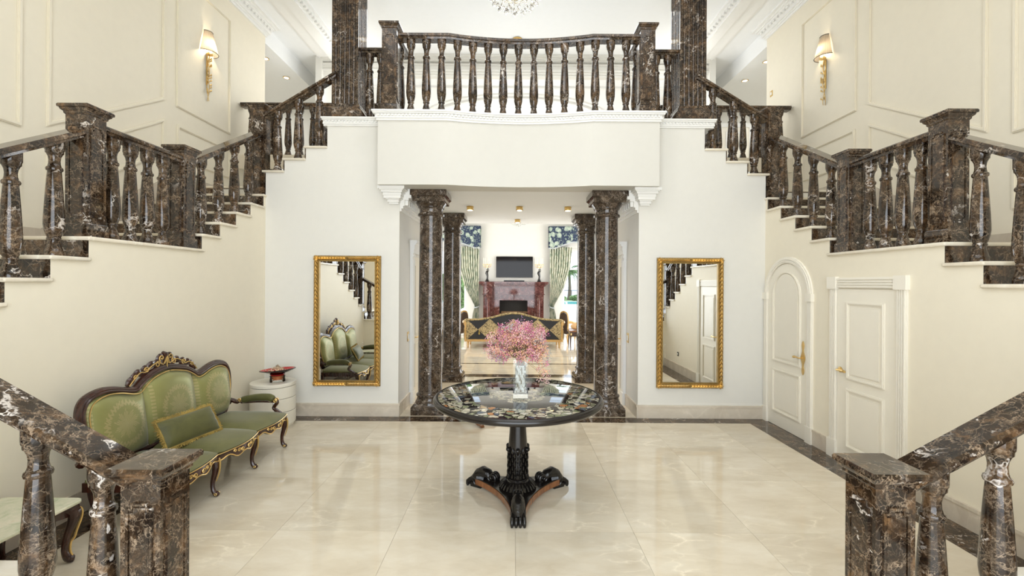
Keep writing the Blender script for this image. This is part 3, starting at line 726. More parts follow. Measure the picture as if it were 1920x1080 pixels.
# ---- baluster, newel and handrail builders
BPROF = [(.062, 0), (.062, .04), (.057, .046), (.053, .065), (.044, .095), (.038, .122), (.038, .135), (.047, .141), (.047, .155), (.042, .161), (.052, .185), (.062, .225), (.067, .27), (.0665, .32),
         (.062, .42), (.054, .57), (.046, .70), (.044, .728), (.052, .734), (.055, .747), (.052, .76), (.044, .766), (.038, .79), (.0365, .82), (.040, .85), (.050, .876), (.057, .884), (.058, .905), (.062, .911), (.063, .93), (.063, 1)]
BAL = mesh('baluster', MB().lathe(BPROF, 24), M['brown_marble'], 40)
def baluster(parent, x, y, z0, z1):
    l = Vector((x, y, z0)) - parent.location
    o = obj('baluster', BAL, None, parent, loc=l); o.scale = (1, 1, z1 - z0); o.rotation_euler = (0, 0, rnd.uniform(0, 6)); return o
RAILP = [(-.092, -.014), (-.080, 0), (.080, 0), (.092, -.014), (.092, -.042), (.074, -.052), (.066, -.076), (-.066, -.076), (-.074, -.052), (-.092, -.042)]
def handrail(parent, p0, p1, wide=1.0):
    p0 = Vector(p0); p1 = Vector(p1); h = Vector((p1.x - p0.x, p1.y - p0.y, 0)).normalized(); sd = Vector((-h.y, h.x, 0))
    return centred('handrail', MB().sweep([(w * wide, z) for w, z in RAILP], [p0, p1], [sd, sd]), M['brown_marble'], parent)
def newel(parent, x, y, z0, H, hw=.094):
    n = obj('newel_post', MB().lathe([(hw + .016, 0), (hw + .016, .10), (hw + .004, .118), (hw, .12), (hw, H - .075)], sq=True), M['brown_marble'], parent, loc=Vector((x, y, z0)) - parent.location)
    obj('cap', MB().lathe([(hw + .002, -.085), (hw + .010, -.075), (hw + .010, -.062), (hw + .026, -.048), (hw + .030, -.034), (hw + .040, -.03), (hw + .042, -.012), (hw + .036, 0)], sq=True), M['brown_marble'], n, loc=(0, 0, H))
    b = .032; a0, a1, z1, z2, nt = -hw + b, hw - b, .17, H - .17, .024
    pl = [(a0 + nt, z1), (a1 - nt, z1), (a1 - nt, z1 + nt), (a1, z1 + nt), (a1, z2 - nt), (a1 - nt, z2 - nt), (a1 - nt, z2), (a0 + nt, z2), (a0 + nt, z2 - nt), (a0, z2 - nt), (a0, z1 + nt), (a0 + nt, z1 + nt)]
    pi_ = [(q[0] * .80, z1 + .012 + (q[1] - z1) * (z2 - z1 - .024) / (z2 - z1)) for q in pl]
    pm = MB().ring(pl, pi_, 'y', -hw + .002, -hw - .011); pm.prism([(q[0] * .72, z1 + .024 + (q[1] - z1) * (z2 - z1 - .048) / (z2 - z1)) for q in pl], 'y', -hw + .002, -hw - .007)
    me = mesh('panel', pm, M['brown_marble'])
    for k in range(4): obj('panel', me, None, n, rot=(0, 0, k * PI / 2))
    return n

RD = 3.875; SL = .575
for s in (-1, 1):
    green = s < 0
    # lower flight, starting at the square newel beside the camera
    lo = thing('stair_balustrade', 'brown marble balustrade descending to a square newel ' + ('in front of the green sofa' if green else 'in front of the panelled door'), 'balustrade', (X(s, 1.78), 2.175, 0), group=None)
    newel(lo, X(s, 1.775), 2.175, 0, 1.13)
    rz = lambda d: 1.408 + .545 * (d - 2.45)
    handrail(lo, (X(s, 1.83), 2.165, rz(1.83)), (X(s, RD), 2.165, rz(RD)))
    for k in range(6):
        d = 2.02 + .32 * k; baluster(lo, X(s, d), 2.16, RIS * (1 + int((d - 1.80) / .32)), rz(d) - .05)
    newel(lo, X(s, RD), 2.16, RIS * 7, 1.25)
    # upper flights
    up = thing('stair_balustrade', 'long brown marble balustrade turning up to the gallery ' + ('above the green sofa' if green else 'above the two white doors'), 'balustrade', (X(s, RD), 3.96, 0))
    r2 = lambda y: 3.325 + SL * (y - 3.87)
    handrail(up, (X(s, RD), 2.25, r2(2.25)), (X(s, RD), 3.90, r2(3.90)))
    for k in range(1, 6):
        y = F2[k][0] + .145; baluster(up, X(s, RD), y, F2[k][1], r2(y) - .05)
    newel(up, X(s, RD), 3.98, 2.39, 1.16)
    handrail(up, (X(s, RD), 4.06, 3.43), (X(s, RD), 5.08, 3.43))
    for y in (4.235, 4.44, 4.645, 4.85): baluster(up, X(s, RD), y, 2.39, 3.37)
    newel(up, X(s, RD), 5.125, 2.39, 1.16)
    r3 = lambda y: 3.51 + SL * (y - 5.33)
    handrail(up, (X(s, RD), 5.2, r3(5.2)), (X(s, RD), 6.64, r3(6.64)))
    for k in range(4):
        y = F3[k][0] + .15; baluster(up, X(s, RD), y, F3[k][1], r3(y) - .05)
    newel(up, X(s, RD), 6.72, F3[4][1], 1.366)
    r4 = lambda d: 4.575 + .61 * (3.72 - d)
    handrail(up, (X(s, 3.79), 6.73, r4(3.79)), (X(s, 2.72), 6.73, r4(2.72)))
    for k in range(3):
        d = (F4[k][0] + (F4[k + 1][0] if k < 2 else 2.83)) / 2 - .0; baluster(up, X(s, d), 6.73, F4[k][1], r4(d) - .05)
    # gallery rail on the far side of the stairwell
    ga = thing('gallery_balustrade', 'level brown marble balustrade along the upper gallery behind the ' + ('flight above the sofa' if green else 'flight above the doors'), 'balustrade', (X(s, 3.8), 8.5, ZF))
    handrail(ga, (X(s, 5.24), 8.5, 5.42), (X(s, 2.40), 8.5, 5.42)); newel(ga, X(s, 4.76), 8.55, 4.0, 1.36, .11)
    for k in range(12):
        d = 5.07 - .235 * k
        if abs(d - 4.76) > .13: baluster(ga, X(s, d), 8.5, ZF, 5.37)
    # fluted square pillar
    x0, x1 = (-2.765, -2.365) if green else (2.505, 2.905)
    cxp = (x0 + x1) / 2; hw = .2
    pi_o = thing('pillar', 'fluted square brown marble pillar beside the balcony at the head of the ' + ('flight over the sofa' if green else 'flight over the doors'), 'pillar', (cxp, 6.9, ZF + .047))
    prof = []
    nf = 5; w = 2 * hw / (nf + .9)
    side = []
    for i in range(nf):
        c = -hw + w * (i + .95); r = w * .36
        side += [(c - r, 0)] + [(c - r * math.cos(PI * t / 6), r * .8 * math.sin(PI * t / 6)) for t in range(1, 6)] + [(c + r, 0)]
    for k in range(4):
        a = k * PI / 2; prof.append((-hw, -hw) if k == 0 else tuple(Matrix.Rotation(a, 2) @ Vector((-hw, -hw))))
        for (u, dp) in side:
            q = Matrix.Rotation(a, 2) @ Vector((u, -hw + dp)); prof.append((q.x, q.y))
    obj('shaft', MB().prism(prof, 'z', .22, 2.98), M['brown_marble'], pi_o)
    obj('base', MB().lathe([(.275, 0), (.275, .10), (.235, .19), (.225, .20), (.22, .235), (.2, .24)], sq=True), M['brown_marble'], pi_o)
    obj('capital', MB().lathe([(.2, 2.70), (.23, 2.72), (.24, 2.78), (.28, 2.84), (.28, 2.93)], sq=True), M['brown_marble'], pi_o)

# ---- balcony balustrade
bb = thing('balcony_balustrade', 'brown marble balcony balustrade of fifteen balusters curving inward at its middle', 'balustrade', (BA, 6.5, 4.467))
ZB = 4.467; RT = 5.605
path = [(x, bal_y(x) + .10, RT) for x in [-1.68, -1.3] + [BA + 1.05 * math.sin(PI / 2 * t / 10) for t in range(-10, 11)] + [1.45, 1.81]]
sides = []
for i in range(len(path)):
    a = Vector(path[max(0, i - 1)]); b = Vector(path[min(len(path) - 1, i + 1)]); h = (b - a).normalized(); sides.append(Vector((-h.y, h.x, 0)))
centred('handrail', MB().sweep(RAILP, path, sides), M['brown_marble'], bb)
for px in (770.6, 799.5, 828, 857.7, 886.5, 915, 943.5, 972, 1001, 1029.5, 1058.5, 1087.5, 1116, 1144.6, 1173.5):
    x = (px - 962) / 830 * 6.52; x -= .0065 * 390 / 830 * 6.5
    y = bal_y(x) + .10; x = (px - 962 - 2.5) / 830 * y
    baluster(bb, x, y, ZB, RT - .05)
for s in (-1, 1):
    xn = -1.80 if s < 0 else 1.915
    newel(bb, xn, 6.46, ZB, 1.28, .105)
    xp = -2.37 if s < 0 else 2.51
    handrail(bb, (xn - .0, 6.86, RT), (xp, 6.86, RT))
    for t in (.36, .72): baluster(bb, lerp(xn + s * .1, xp, t), 6.86, ZF, RT - .05)
    handrail(bb, (xn - s * .06, 6.54, RT), (xn - s * .06, 7.0, RT)); baluster(bb, xn - s * .075, 6.72, ZF, RT - .05)

# ---- four round marble columns
def column(x, y, label):
    o = thing('column', label, 'column', (x, y, 0), group=None)
    H = 3.415
    obj('base', MB().lathe([(.25, 0), (.25, .115), (.24, .13), (.215, .16)], sq=True), M['brown_marble_column'], o)
    obj('base_moulding', MB().lathe([(.235, .13), (.225, .17), (.208, .20), (.20, .23), (.202, .25), (.212, .258), (.214, .275), (.205, .287), (.19, .292), (.186, .31)], 32), M['brown_marble_column'], o)
    obj('shaft', MB().lathe([(.186, .29), (.188, .9), (.186, 1.6), (.180, 2.4), (.172, 3.05)], 40), M['brown_marble_column'], o)
    obj('capital', MB().lathe([(.172, 3.0), (.176, 3.03), (.20, 3.04), (.207, 3.06), (.2, 3.08), (.18, 3.09), (.178, 3.14), (.19, 3.16), (.20, 3.165), (.205, 3.19), (.225, 3.21), (.235, 3.235), (.24, 3.25)], 36), M['brown_marble_column'], o)
    obj('abacus', MB().lathe([(.235, 3.24), (.245, 3.25), (.245, 3.30), (.268, 3.325), (.275, 3.33), (.275, 3.40), (.27, H)], sq=True), M['brown_marble_column'], o)
column(-1.287, 6.93, 'round brown marble column nearest the gold mirror that reflects the sofa')
column(1.458, 6.93, 'round brown marble column nearest the gold mirror that reflects the door')
column(-1.262, 9.18, 'round brown marble column further back, partly behind the column near the sofa mirror')
column(1.51, 9.18, 'round brown marble column further back, partly behind the column near the door mirror')

# ================================================================== OBJECTS
def spiral(cx, cz, r0, r1, a0, turns, n=18, y=0):
    return [(cx + lerp(r0, r1, i / n) * math.cos(a0 + turns * 2 * PI * i / n), y, cz + lerp(r0, r1, i / n) * math.sin(a0 + turns * 2 * PI * i / n)) for i in range(n + 1)]

# ---- round table with inlaid stone top
TX, TY, TH = .055, 4.165, .955
tb = thing('pedestal_table', 'round black pedestal table with an inlaid coloured stone top and claw feet', 'table', (TX, TY, 0))
obj('tabletop', MB().lathe([(.70, -.035), (.752, -.03), (.758, -.012), (.758, -.001), (.755, 0)], 96), M['inlaid_stone'], tb, loc=(0, 0, TH))
rim = []
for i in range(13):
    a = -PI / 2 + PI * i / 12; rim.append((.757 + .033 * math.cos(a), TH - .028 + .030 * math.sin(a)))
obj('rim', MB().lathe([(.745, TH - .058)] + rim + [(.757, TH + .0012), (.752, TH - .02)], 96, cap=False), M['ebony_smooth'], tb)
obj('apron', MB().lathe([(.10, TH - .10), (.16, TH - .085), (.2, TH - .06), (.73, TH - .045), (.73, TH - .036)], 48), M['ebony_smooth'], tb)
obj('column', MB().lathe([(.09, .45), (.088, .50), (.080, .60), (.072, .72), (.068, .82), (.074, .855), (.09, .87)], 32), M['ebony_smooth'], tb)
# carved sleeve of overlapping leaves
mb = MB().lathe([(.080, .17), (.088, .2), (.085, .30), (.086, .40), (.092, .455), (.088, .465)], 28)
for row in range(7):
    for i in range(12):
        a = 2 * PI * (i + .5 * (row % 2)) / 12; z0 = .185 + row * .038
        L = .068; pts = []
        for t in range(6):
            q = t / 5; r = .086 + .008 * math.sin(PI * q) + (.016 * q if row == 6 else .003 * q); pts.append((r * math.cos(a), r * math.sin(a), z0 + L * q))
        mb.tube(pts, [.006, .012, .015, .0135, .010, .003], 6, flat=.5)
for k in range(6):
    a = 2 * PI * k / 6 + PI / 6; mb.ball((.102 * math.cos(a), .102 * math.sin(a), .462), (.024, .024, .022), 8, 6); mb.ball((.098 * math.cos(a), .098 * math.sin(a), .215), (.02, .02, .03), 8, 6)
obj('carved_sleeve', mb, M['ebony'], tb)
mb = MB().lathe([(.155, .085), (.16, .10), (.15, .125), (.125, .15), (.10, .163), (.095, .17), (.095, .185), (.088, .19)], 36)
for i in range(26):
    a = 2 * PI * i / 26; mb.tube([((r) * math.cos(a), r * math.sin(a), z) for r, z in ((.163, .092), (.165, .108), (.152, .130), (.128, .152), (.108, .163))], [.010, .014, .0125, .010, .006], 6)
obj('gadrooned_foot', mb, M['ebony'], tb)
# three-sided platform with hollowed sides
RF = .44; pl = []
for k in range(3):
    a0 = -PI / 2 + k * 2 * PI / 3; a1 = a0 + 2 * PI / 3
    d0 = Vector((math.cos(a0), math.sin(a0))); d1_ = Vector((math.cos(a1), math.sin(a1))); n0 = Vector((-d0.y, d0.x)); n1 = Vector((-d1_.y, d1_.x))
    A = d0 * RF + n0 * .062; B = d1_ * RF - n1 * .062; mid = (d0 + d1_).normalized() * .155
    for t in [i / 12 for i in range(13)]: q = A * (1 - t) ** 2 + mid * 2 * t * (1 - t) * .9 + B * t * t; pl.append((q.x, q.y))
obj('platform', MB().prism(pl, 'z', .035, .088), M['walnut'], tb, ang=50)
obj('platform_top', MB().prism([(q[0] * .97, q[1] * .97) for q in pl], 'z', .088, .096), M['ebony_smooth'], tb)
def paw():
    mb = MB()
    mb.tube([(-.11, 0, .10), (-.06, 0, .135), (0, 0, .145), (.05, 0, .115), (.08, 0, .075), (.11, 0, .05)], [.035, .052, .058, .056, .052, .045], 12)
    for j in range(7): mb.tube([(-.03 + .012 * j, .06 * math.cos(a), .085 + .058 * math.sin(a)) for a in [PI * i / 8 for i in range(9)]], .006, 5)
    for i in range(4):
        y = -.045 + .03 * i; mb.tube([(.075, y, .085), (.125, y * 1.12, .072), (.155, y * 1.15, .045), (.158, y * 1.15, .018), (.150, y * 1.15, .0)], [.012, .0165, .0165, .014, .010], 8)
    mb.tube(spiral(-.12, .125, .05, .012, 0, -1.3), [.022] * 19, 8); mb.tube([(p[0], p[1] + .03, p[2]) for p in spiral(-.12, .125, .05, .012, 0, -1.3)], [.018] * 19, 8); mb.tube([(p[0], p[1] - .03, p[2]) for p in spiral(-.12, .125, .05, .012, 0, -1.3)], [.018] * 19, 8)
    mb.box(.0, .12, -.05, .05, .0, .04)
    for sg in (-1, 1): mb.tube([(p[0], sg * .055, p[2]) for p in spiral(.045, .065, .045, .01, 2.5, 1.4)], .010, 6)
    return mb
pm = mesh('claw_foot', paw(), M['ebony'], 60)
for k in range(3):
    a = -PI / 2 + k * 2 * PI / 3; obj('claw_foot', pm, None, tb, loc=(.385 * math.cos(a), .385 * math.sin(a), 0), rot=(0, 0, a))

# ---- square glass vase with dried flowers
VX, VY, VZ = .075, 4.10, TH
vs_ = thing('glass_vase', 'tall square clear glass vase standing in the middle of the inlaid table', 'vase', (VX, VY, VZ + .0015))
h = .068; t = .012
mb = MB()
mb.box(-h, h, -h, h, 0, .045)
mb.ring([(-h, -h), (h, -h), (h, h), (-h, h)], [(-h + t, -h + t), (h - t, -h + t), (h - t, h - t), (-h + t, h - t)], 'z', .045, .35)
obj('body', mb, M['vase_glass'], vs_, bevel=0)
rv = random.Random(2); P_ = []
for i in range(29):
    a = 2 * PI * i / 28; r_ = []
    for j in range(12):
        q = .040 + .009 * math.sin(5 * a + j * 1.3) + .006 * math.sin(9 * a - j * 2.1); k = max(abs(math.cos(a)), abs(math.sin(a))); r_.append((q / k * math.cos(a) * .95, q / k * math.sin(a) * .95, .05 + .022 * j))
    P_.append(r_)
P_[-1] = list(P_[0]); obj('cellophane_filling', MB().grid(P_), M['cellophane'], vs_, ang=30)
fl = thing('dried_flowers', 'airy bunch of pink, peach and grey dried flowers in the glass vase', 'flowers', (VX, VY, VZ + .05))
rf = random.Random(11)
stems = MB(); heads = []
def tri_blob(mb, p, r):
    a = Vector((rf.gauss(0, 1), rf.gauss(0, 1), rf.gauss(0, 1))).normalized(); b = a.orthogonal().normalized(); c = a.cross(b)
    v = [p + a * r, p - a * r, p + b * r, p - b * r, p + c * r, p - c * r]
    mb.add([tuple(q) for q in v], [(0, 2, 4), (0, 4, 3), (0, 3, 5), (0, 5, 2), (1, 4, 2), (1, 3, 4), (1, 5, 3), (1, 2, 5)])
cols = ['pink', 'magenta', 'peach', 'blush', 'greyblue', 'lilac']; fm = {c: MB() for c in cols}
fine = MB()
for i in range(150):
    a = rf.uniform(0, 2 * PI); el = math.acos(rf.uniform(-.05, 1)); r = rf.uniform(.55, 1.0)
    tip = Vector((.285 * r * math.sin(el) * math.cos(a) - .012, .25 * r * math.sin(el) * math.sin(a), .375 + .265 * r * math.cos(el) - (.04 if el > 1.25 else 0)))
    if i in (3, 4, 5): tip = Vector((.16 + .03 * i % .05, -.10, .26 - .06 * (i - 3)))
    base = Vector((rf.uniform(-.045, .045), rf.uniform(-.045, .045), .0)); mid = Vector((rf.uniform(-.035, .035), rf.uniform(-.035, .035), .27))
    stems.tube(cr([base, mid, (mid * .5 + tip * .5) + Vector((0, 0, .03)), tip], 4), .0016, 4)
    c = rf.choices(cols, [26, 11, 30, 18, 12, 5 if tip.x > .1 else 1])[0]
    for k in range(rf.randint(8, 12)):                                # branchlets carrying tiny florets
        d = Vector((rf.gauss(0, 1), rf.gauss(0, 1), rf.gauss(.25, 1))); d.normalize(); e = tip + d * rf.uniform(.02, .062)
        fine.tube([tuple(tip - Vector((0, 0, .02))), tuple(e)], .0007, 3)
        for m in range(rf.randint(6, 9)):
            q = e + Vector((rf.gauss(0, .013), rf.gauss(0, .013), rf.gauss(0, .013))); cc = c if rf.random() < .8 else rf.choice(cols[:4])
            tri_blob(fm[cc], q, rf.uniform(.0032, .0062))
obj('stem', stems, M['dry_stem'], fl)['kind'] = 'stuff'; obj('twig', fine, M['dry_stem'], fl)['kind'] = 'stuff'
for c in cols:
    o = obj('blossom', fm[c], M['petal_' + c], fl, ang=10); o['kind'] = 'stuff'; o['label'] = c.replace('greyblue', 'grey blue') + ' florets'

# ---- sofa against the left wall
SY = 4.44
so = thing('sofa', 'long green satin and velvet sofa with a carved dark wooden frame and gilt scrolls', 'sofa', (-3.15, SY, 0), PI / 2)
half = [(-.80, .47), (-.87, .55), (-.93, .68), (-.965, .82), (-.965, .94), (-.91, 1.025), (-.78, 1.062), (-.64, 1.05), (-.50, 1.012), (-.415, 1.005), (-.34, 1.05), (-.24, 1.10), (-.12, 1.13)]
half = [(x * .955, z) for x, z in half]
outl = [(x + .035, z) for x, z in half + [(0, 1.138)] + [(-x, z - .012) for x, z in reversed(half)]]
def lean(z): return .27 + (z - .47) * .13
fr = [(x, lean(z), z) for x, z in outl]; frs = cr(fr, 6)
mb = MB().tube(frs, .032, 10, flat=1.0); mb.tube([(p[0] * .985 + .0005, p[1] - .028, p[2] - .012) for p in frs], .014, 8)
mb.tube(cr([(-.8, lean(.47), .47), (-.4, lean(.47), .445), (0, lean(.47), .44), (.4, lean(.47), .445), (.8, lean(.47), .47)], 5), .03, 8)
bf = obj('back_frame', mb, M['mahogany'], so)
top = sorted([(p[0], p[2]) for p in frs if p[2] > .80], key=lambda q: q[0])
def topz(x): return interp(top, x) - .03
def botz(x):
    ax = abs(x - .035); return .46 if ax < .765 else interp([(.765, .46), (.83, .56), (.885, .74), (.915, .9)], ax)
for i, (xa, xb) in enumerate(((-.858, -.288), (-.283, .353), (.358, .928))):
    nu, nv = 24, 16; cxm = (xa + xb) / 2; P = []
    for iu in range(nu + 1):
        u = iu / nu; x = lerp(xa, xb, u); r = []
        for iv in range(nv + 1):
            v = iv / nv; z = lerp(botz(x), max(botz(x) + .02, topz(x)), v)
            bul = .085 * (1 - abs(2 * u - 1) ** 5) * (1 - abs(2 * v - 1) ** 6); r.append((x - cxm, lean(z) - .012 - bul, z - .76))
        P.append(r)
    mb = MB().grid(P); 
    B = [[(p[0], lean(p[2] + .76) + .012, p[2]) for p in r] for r in P]; mb.grid(B)
    obj('back_cushion', mb, M['green_satin'], so, loc=(cxm, 0, .76), ang=70)
mb = MB()
for sg in (-1, 1):                                                     # gilt bead inside the frame
    pts = [((p[0] - .035) * .955 + .035, p[1] - .05, p[2] - .035) for p in frs if (p[0] - .035) * sg >= 0 and p[2] > .55]
    mb.tube(pts, .006, 5)
obj('gilt_bead', mb, M['gilt_paint'], bf)
# carved crest
mb = MB(); gd = MB(); yc = lean(1.2)
def scroll(sg, cx, cz, r, a0, t, w=.013):
    p = [(sg * q[0], yc - .005, q[2]) for q in spiral(cx, cz, r, r * .18, a0, t)]; mb.tube(p, [w * lerp(1.2, .8, i / 18) for i in range(19)], 8, flat=1.6); gd.tube([(q[0], q[1] - w * 1.15, q[2]) for q in p], .005, 5)
for sg in (-1, 1):
    a = cr([(sg * .04, yc, 1.235), (sg * .12, yc, 1.265), (sg * .20, yc, 1.235), (sg * .25, yc, 1.20), (sg * .31, yc, 1.205), (sg * .37, yc, 1.165), (sg * .43, yc, 1.105)], 5)
    mb.tube(a, [.02 + .006 * math.sin(i) for i in range(len(a))], 8, flat=1.4); gd.tube([(q[0], q[1] - .026, q[2]) for q in a], .005, 5)
    scroll(sg, .10, 1.245, .035, PI, -1.3); scroll(sg, .235, 1.215, .03, 0, 1.4); scroll(sg, .36, 1.17, .024, PI, -1.2); scroll(sg, .055, 1.30, .032, -1, 1.2)
mb.ball((0, yc, 1.26), (.045, .022, .06), 12, 8); mb.tube([(0, yc, 1.22), (.012, yc, 1.29), (.0, yc - .004, 1.335), (-.02, yc, 1.355)], [.03, .035, .03, .012], 8)
mb.box(-.33, .33, yc - .012, yc + .012, 1.165, 1.19)
gd.tube([(-.03, yc - .025, 1.24), (-.012, yc - .03, 1.28), (0, yc - .032, 1.31), (.014, yc - .03, 1.28), (.03, yc - .025, 1.24)], .008, 6); gd.tube([(0, yc - .03, 1.20), (0, yc - .03, 1.30)], [.006, .011], 6)
cre = obj('crest', mb, M['mahogany'], so, loc=(.02, -.004, -.062)); obj('gilt_carving', gd, M['gilt_paint'], cre)
# seat
def front(x):
    xl = abs(x) if abs(x) < .31 else abs(abs(x) - .62)
    return -.415 - .055 * (math.cos(PI * xl / .62)) if abs(x) < .31 else -.400 - .045 * math.cos(PI * xl / .62)
for xa, xb in ((-.945, -.313), (-.31, .31), (.313, .945)):
    nu, nv = 20, 14; P = []
    for iu in range(nu + 1):
        u = iu / nu; x = lerp(xa, xb, u); yf = front(x); r = [(x, .22, .388)]
        for iv in range(nv + 1):
            v = iv / nv; y = lerp(.22, yf, v); dome = .042 * (1 - abs(2 * u - 1) ** 4) * (1 - v ** 5)
            r.append((x, y, .425 + dome - (.018 * v ** 8)))
        r += [(x, yf - .008, .405), (x, yf + .002, .388)]; P.append(r)
    mb = MB().grid(P); mb.add([p for p in P[0]], [tuple(range(len(P[0])))]); mb.add([p for p in P[-1]], [tuple(range(len(P[0])))])
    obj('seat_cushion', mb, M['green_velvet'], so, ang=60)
# scalloped front rail with gilt carving, side and back rails
xsr = [-.95 + 1.9 * i / 76 for i in range(77)]
def low(x): k = abs(((x + .93) / .62) % 1 - .5) * 2; return .345 - .045 * (1 - k) ** 1.0 + .018 * math.cos(k * PI * 3)
mb = MB(); mb.grid([[(x, front(x) - .004, .392), (x, front(x) - .012, .375), (x, front(x) - .004, low(x)), (x, front(x) + .03, low(x)), (x, front(x) + .03, .392)] for x in xsr])
for sg in (-1, 1): mb.box(sg * .92, sg * .95, -.38, .24, .33, .402)
mb.box(-.92, .92, .21, .24, .33, .402)
ra = obj('seat_rail', mb, M['mahogany'], so)
gd = MB().tube([(x, front(x) - .008, low(x) + .004) for x in xsr], .006, 5)
gd.tube([(x, front(x) - .012, .392) for x in xsr], .005, 5)
for c in (-.62, 0, .62):
    for sg in (-1, 1):
        for cx, cz, r, a0, t in ((.05, .345, .024, 0, 1.2), (.10, .355, .02, PI, -1.2), (.15, .365, .016, 0, 1.1)):
            gd.tube([(c + sg * q[0], front(c + sg * q[0]) - .014, q[2]) for q in spiral(cx, cz, r, .004, a0, t, 12)], .0055, 5)
obj('gilt_carving', gd, M['gilt_paint'], ra)
lm = MB(); lm.tube(cr([(0, 0, .385), (0, -.022, .33), (0, -.022, .25), (0, .004, .13), (0, .0, .06), (0, -.022, .025), (0, -.04, .022)], 5), [.036, .037, .037, .036, .036, .034, .032, .031, .030, .029, .027, .025, .023, .022, .021, .020, .019, .019, .019, .019, .02, .021, .021, .021, .022, .022, .022, .022, .022, .02, .012], 10)
lm.ball((0, -.035, .022), (.024, .024, .022), 10, 6)
lme = mesh('leg', lm, M['mahogany']); gm = MB().tube(cr([(0, -.055, .36), (0, -.062, .30), (0, -.054, .22), (0, -.028, .14)], 4), [.006, .008, .01, .01, .009, .009, .008, .008, .007, .006, .006, .005, .004], 6)
for sg in (-1, 1): gm.tube([(sg * .022, q[0] - .035, q[2]) for q in spiral(0, .024, .016, .004, 0, 1.3, 10)], .004, 5)
gme = mesh('gilt_accent', gm, M['gilt_paint'])
for x in (-.925, -.31, .31, .925):
    l = obj('leg', lme, None, so, loc=(x, front(x) + .035, 0)); obj('gilt_accent', gme, None, l)
for x in (-.85, .85): obj('leg', lme, None, so, loc=(x, .23, 0), rot=(0, 0, PI))
# arms
for sg in (-1, 1):
    p = cr([(sg * .90, .205, .60), (sg * .935, .10, .655), (sg * .955, -.02, .668), (sg * .965, -.16, .668), (sg * .955, -.235, .655)], 4)
    am = obj('armrest', MB().tube(cr([(sg * .93, .14, .635), (sg * .945, .10, .648), (sg * .955, -.02, .668), (sg * .965, -.16, .670), (sg * .955, -.225, .655), (sg * .953, -.245, .645)], 4), [.022, .034, .04, .042, .043, .044, .044, .044, .045, .045, .046, .046, .046, .047, .046, .044, .044, .04, .035, .03, .02], 12), M['dark_green_velvet'], so, loc=(0, 0, -.075))
    mb = MB().tube(cr([(sg * .905, .30, .60), (sg * .91, .25, .645), (sg * .925, .19, .625), (sg * .935, .13, .635)], 5), [.034] * 6 + [.026] * 6 + [.018] * 4, 8)
    mb.tube(cr([(sg * .955, -.235, .615), (sg * .955, -.265, .648), (sg * .955, -.285, .61), (sg * .955, -.245, .55), (sg * .95, -.27, .52), (sg * .94, -.34, .475), (sg * .93, -.37, .45)], 5), [.02] * 10 + [.022] * 10 + [.024] * 11, 8)
    mb.tube(cr([(sg * .955, -.24, .620), (sg * .95, -.05, .622), (sg * .93, .14, .615)], 6), .014, 6)
    asu = obj('arm_support', mb, M['mahogany'], so, loc=(0, 0, -.075))
    gd = MB()
    for xo in (-.02, .02): gd.tube([(sg * .955 + xo, -.268 + q[0], q[2]) for q in spiral(0, .635, .026, .005, PI / 2, 1.5)], .006, 5)
    gd.tube([(sg * .93 - sg * .02, .145 + q[0], q[2]) for q in spiral(0, .645, .022, .005, 0, 1.4)], .007, 5)
    gd.tube(cr([(sg * .955 - .0, -.304, .60), (sg * .955, -.265, .545), (sg * .95, -.295, .495)], 4), .005, 5)
    obj('gilt_scroll', gd, M['gilt_paint'], asu)

# ---- pillow leaning on the sofa
def pillow(name, lab, mat, w, hh, th, loc, rot):
    o = thing(name, lab, 'pillow', loc); o.rotation_euler = rot
    nu, nv = 24, 12; F = []; Bk = []
    for i in range(nu + 1):
        u = 2 * i / nu - 1; a = []; b = []
        for j in range(nv + 1):
            v = 2 * j / nv - 1; k = ((1 - abs(u) ** 3.2) * (1 - abs(v) ** 3)) ** .55
            px = u * w / 2 * (1 - .035 * (1 - u * u) * 0) * (1 - .03 * math.cos(v * PI / 2)); pz = v * hh / 2 * (1 - .05 * math.cos(u * PI / 2))
            wr = .004 * math.sin(11 * v + 3 * u) * (abs(u) ** 3)
            a.append((px, -th / 2 * k + wr, pz)); b.append((px, th / 2 * k, pz))
        F.append(a); Bk.append(b)
    obj('cover', MB().grid(F).grid(Bk), M[mat], o, ang=80)
    fm_ = MB(); ed = []
    for i in range(64):
        t = i / 64 * 4; s_ = int(t); q = t - s_
        u, v = ((2 * q - 1, -1), (1, 2 * q - 1), (1 - 2 * q, 1), (-1, 1 - 2 * q))[s_]
        ed.append((u * w / 2 * (1 - .03 * math.cos(v * PI / 2)), 0, v * hh / 2 * (1 - .05 * math.cos(u * PI / 2))))
    fm_.tube(ed, .011, 7, closed=True); rr = random.Random(3)
    for i in range(700):
        k = rr.random() * 64; a = Vector(ed[int(k) % 64]).lerp(Vector(ed[(int(k) + 1) % 64]), k % 1); d = Vector((a.x / w * 1.1, 0, a.z / hh)); d = Vector((a.x * .5 + (math.copysign(.5, a.x) if abs(a.x) > w * .45 else 0), 0, a.z * 1.5 + (math.copysign(.5, a.z) if abs(a.z) > hh * .42 else 0))).normalized()
        e = a + d * rr.uniform(.018, .032) + Vector((rr.gauss(0, .005), rr.gauss(0, .006), rr.gauss(0, .005)))
        fm_.tube([tuple(a), tuple(a.lerp(e, .6) + Vector((0, rr.gauss(0, .003), 0))), tuple(e)], [.004, .005, .002], 4)
    f = obj('fringe', fm_, M['fringe_gold'], o); f['kind'] = 'stuff'; return o
pillow('pillow', 'small green velvet pillow with gold fringe leaning on the middle of the sofa', 'dark_green_velvet', .60, .27, .14, (-3.13, 4.30, .598), (-.50, 0, PI / 2 - .16))

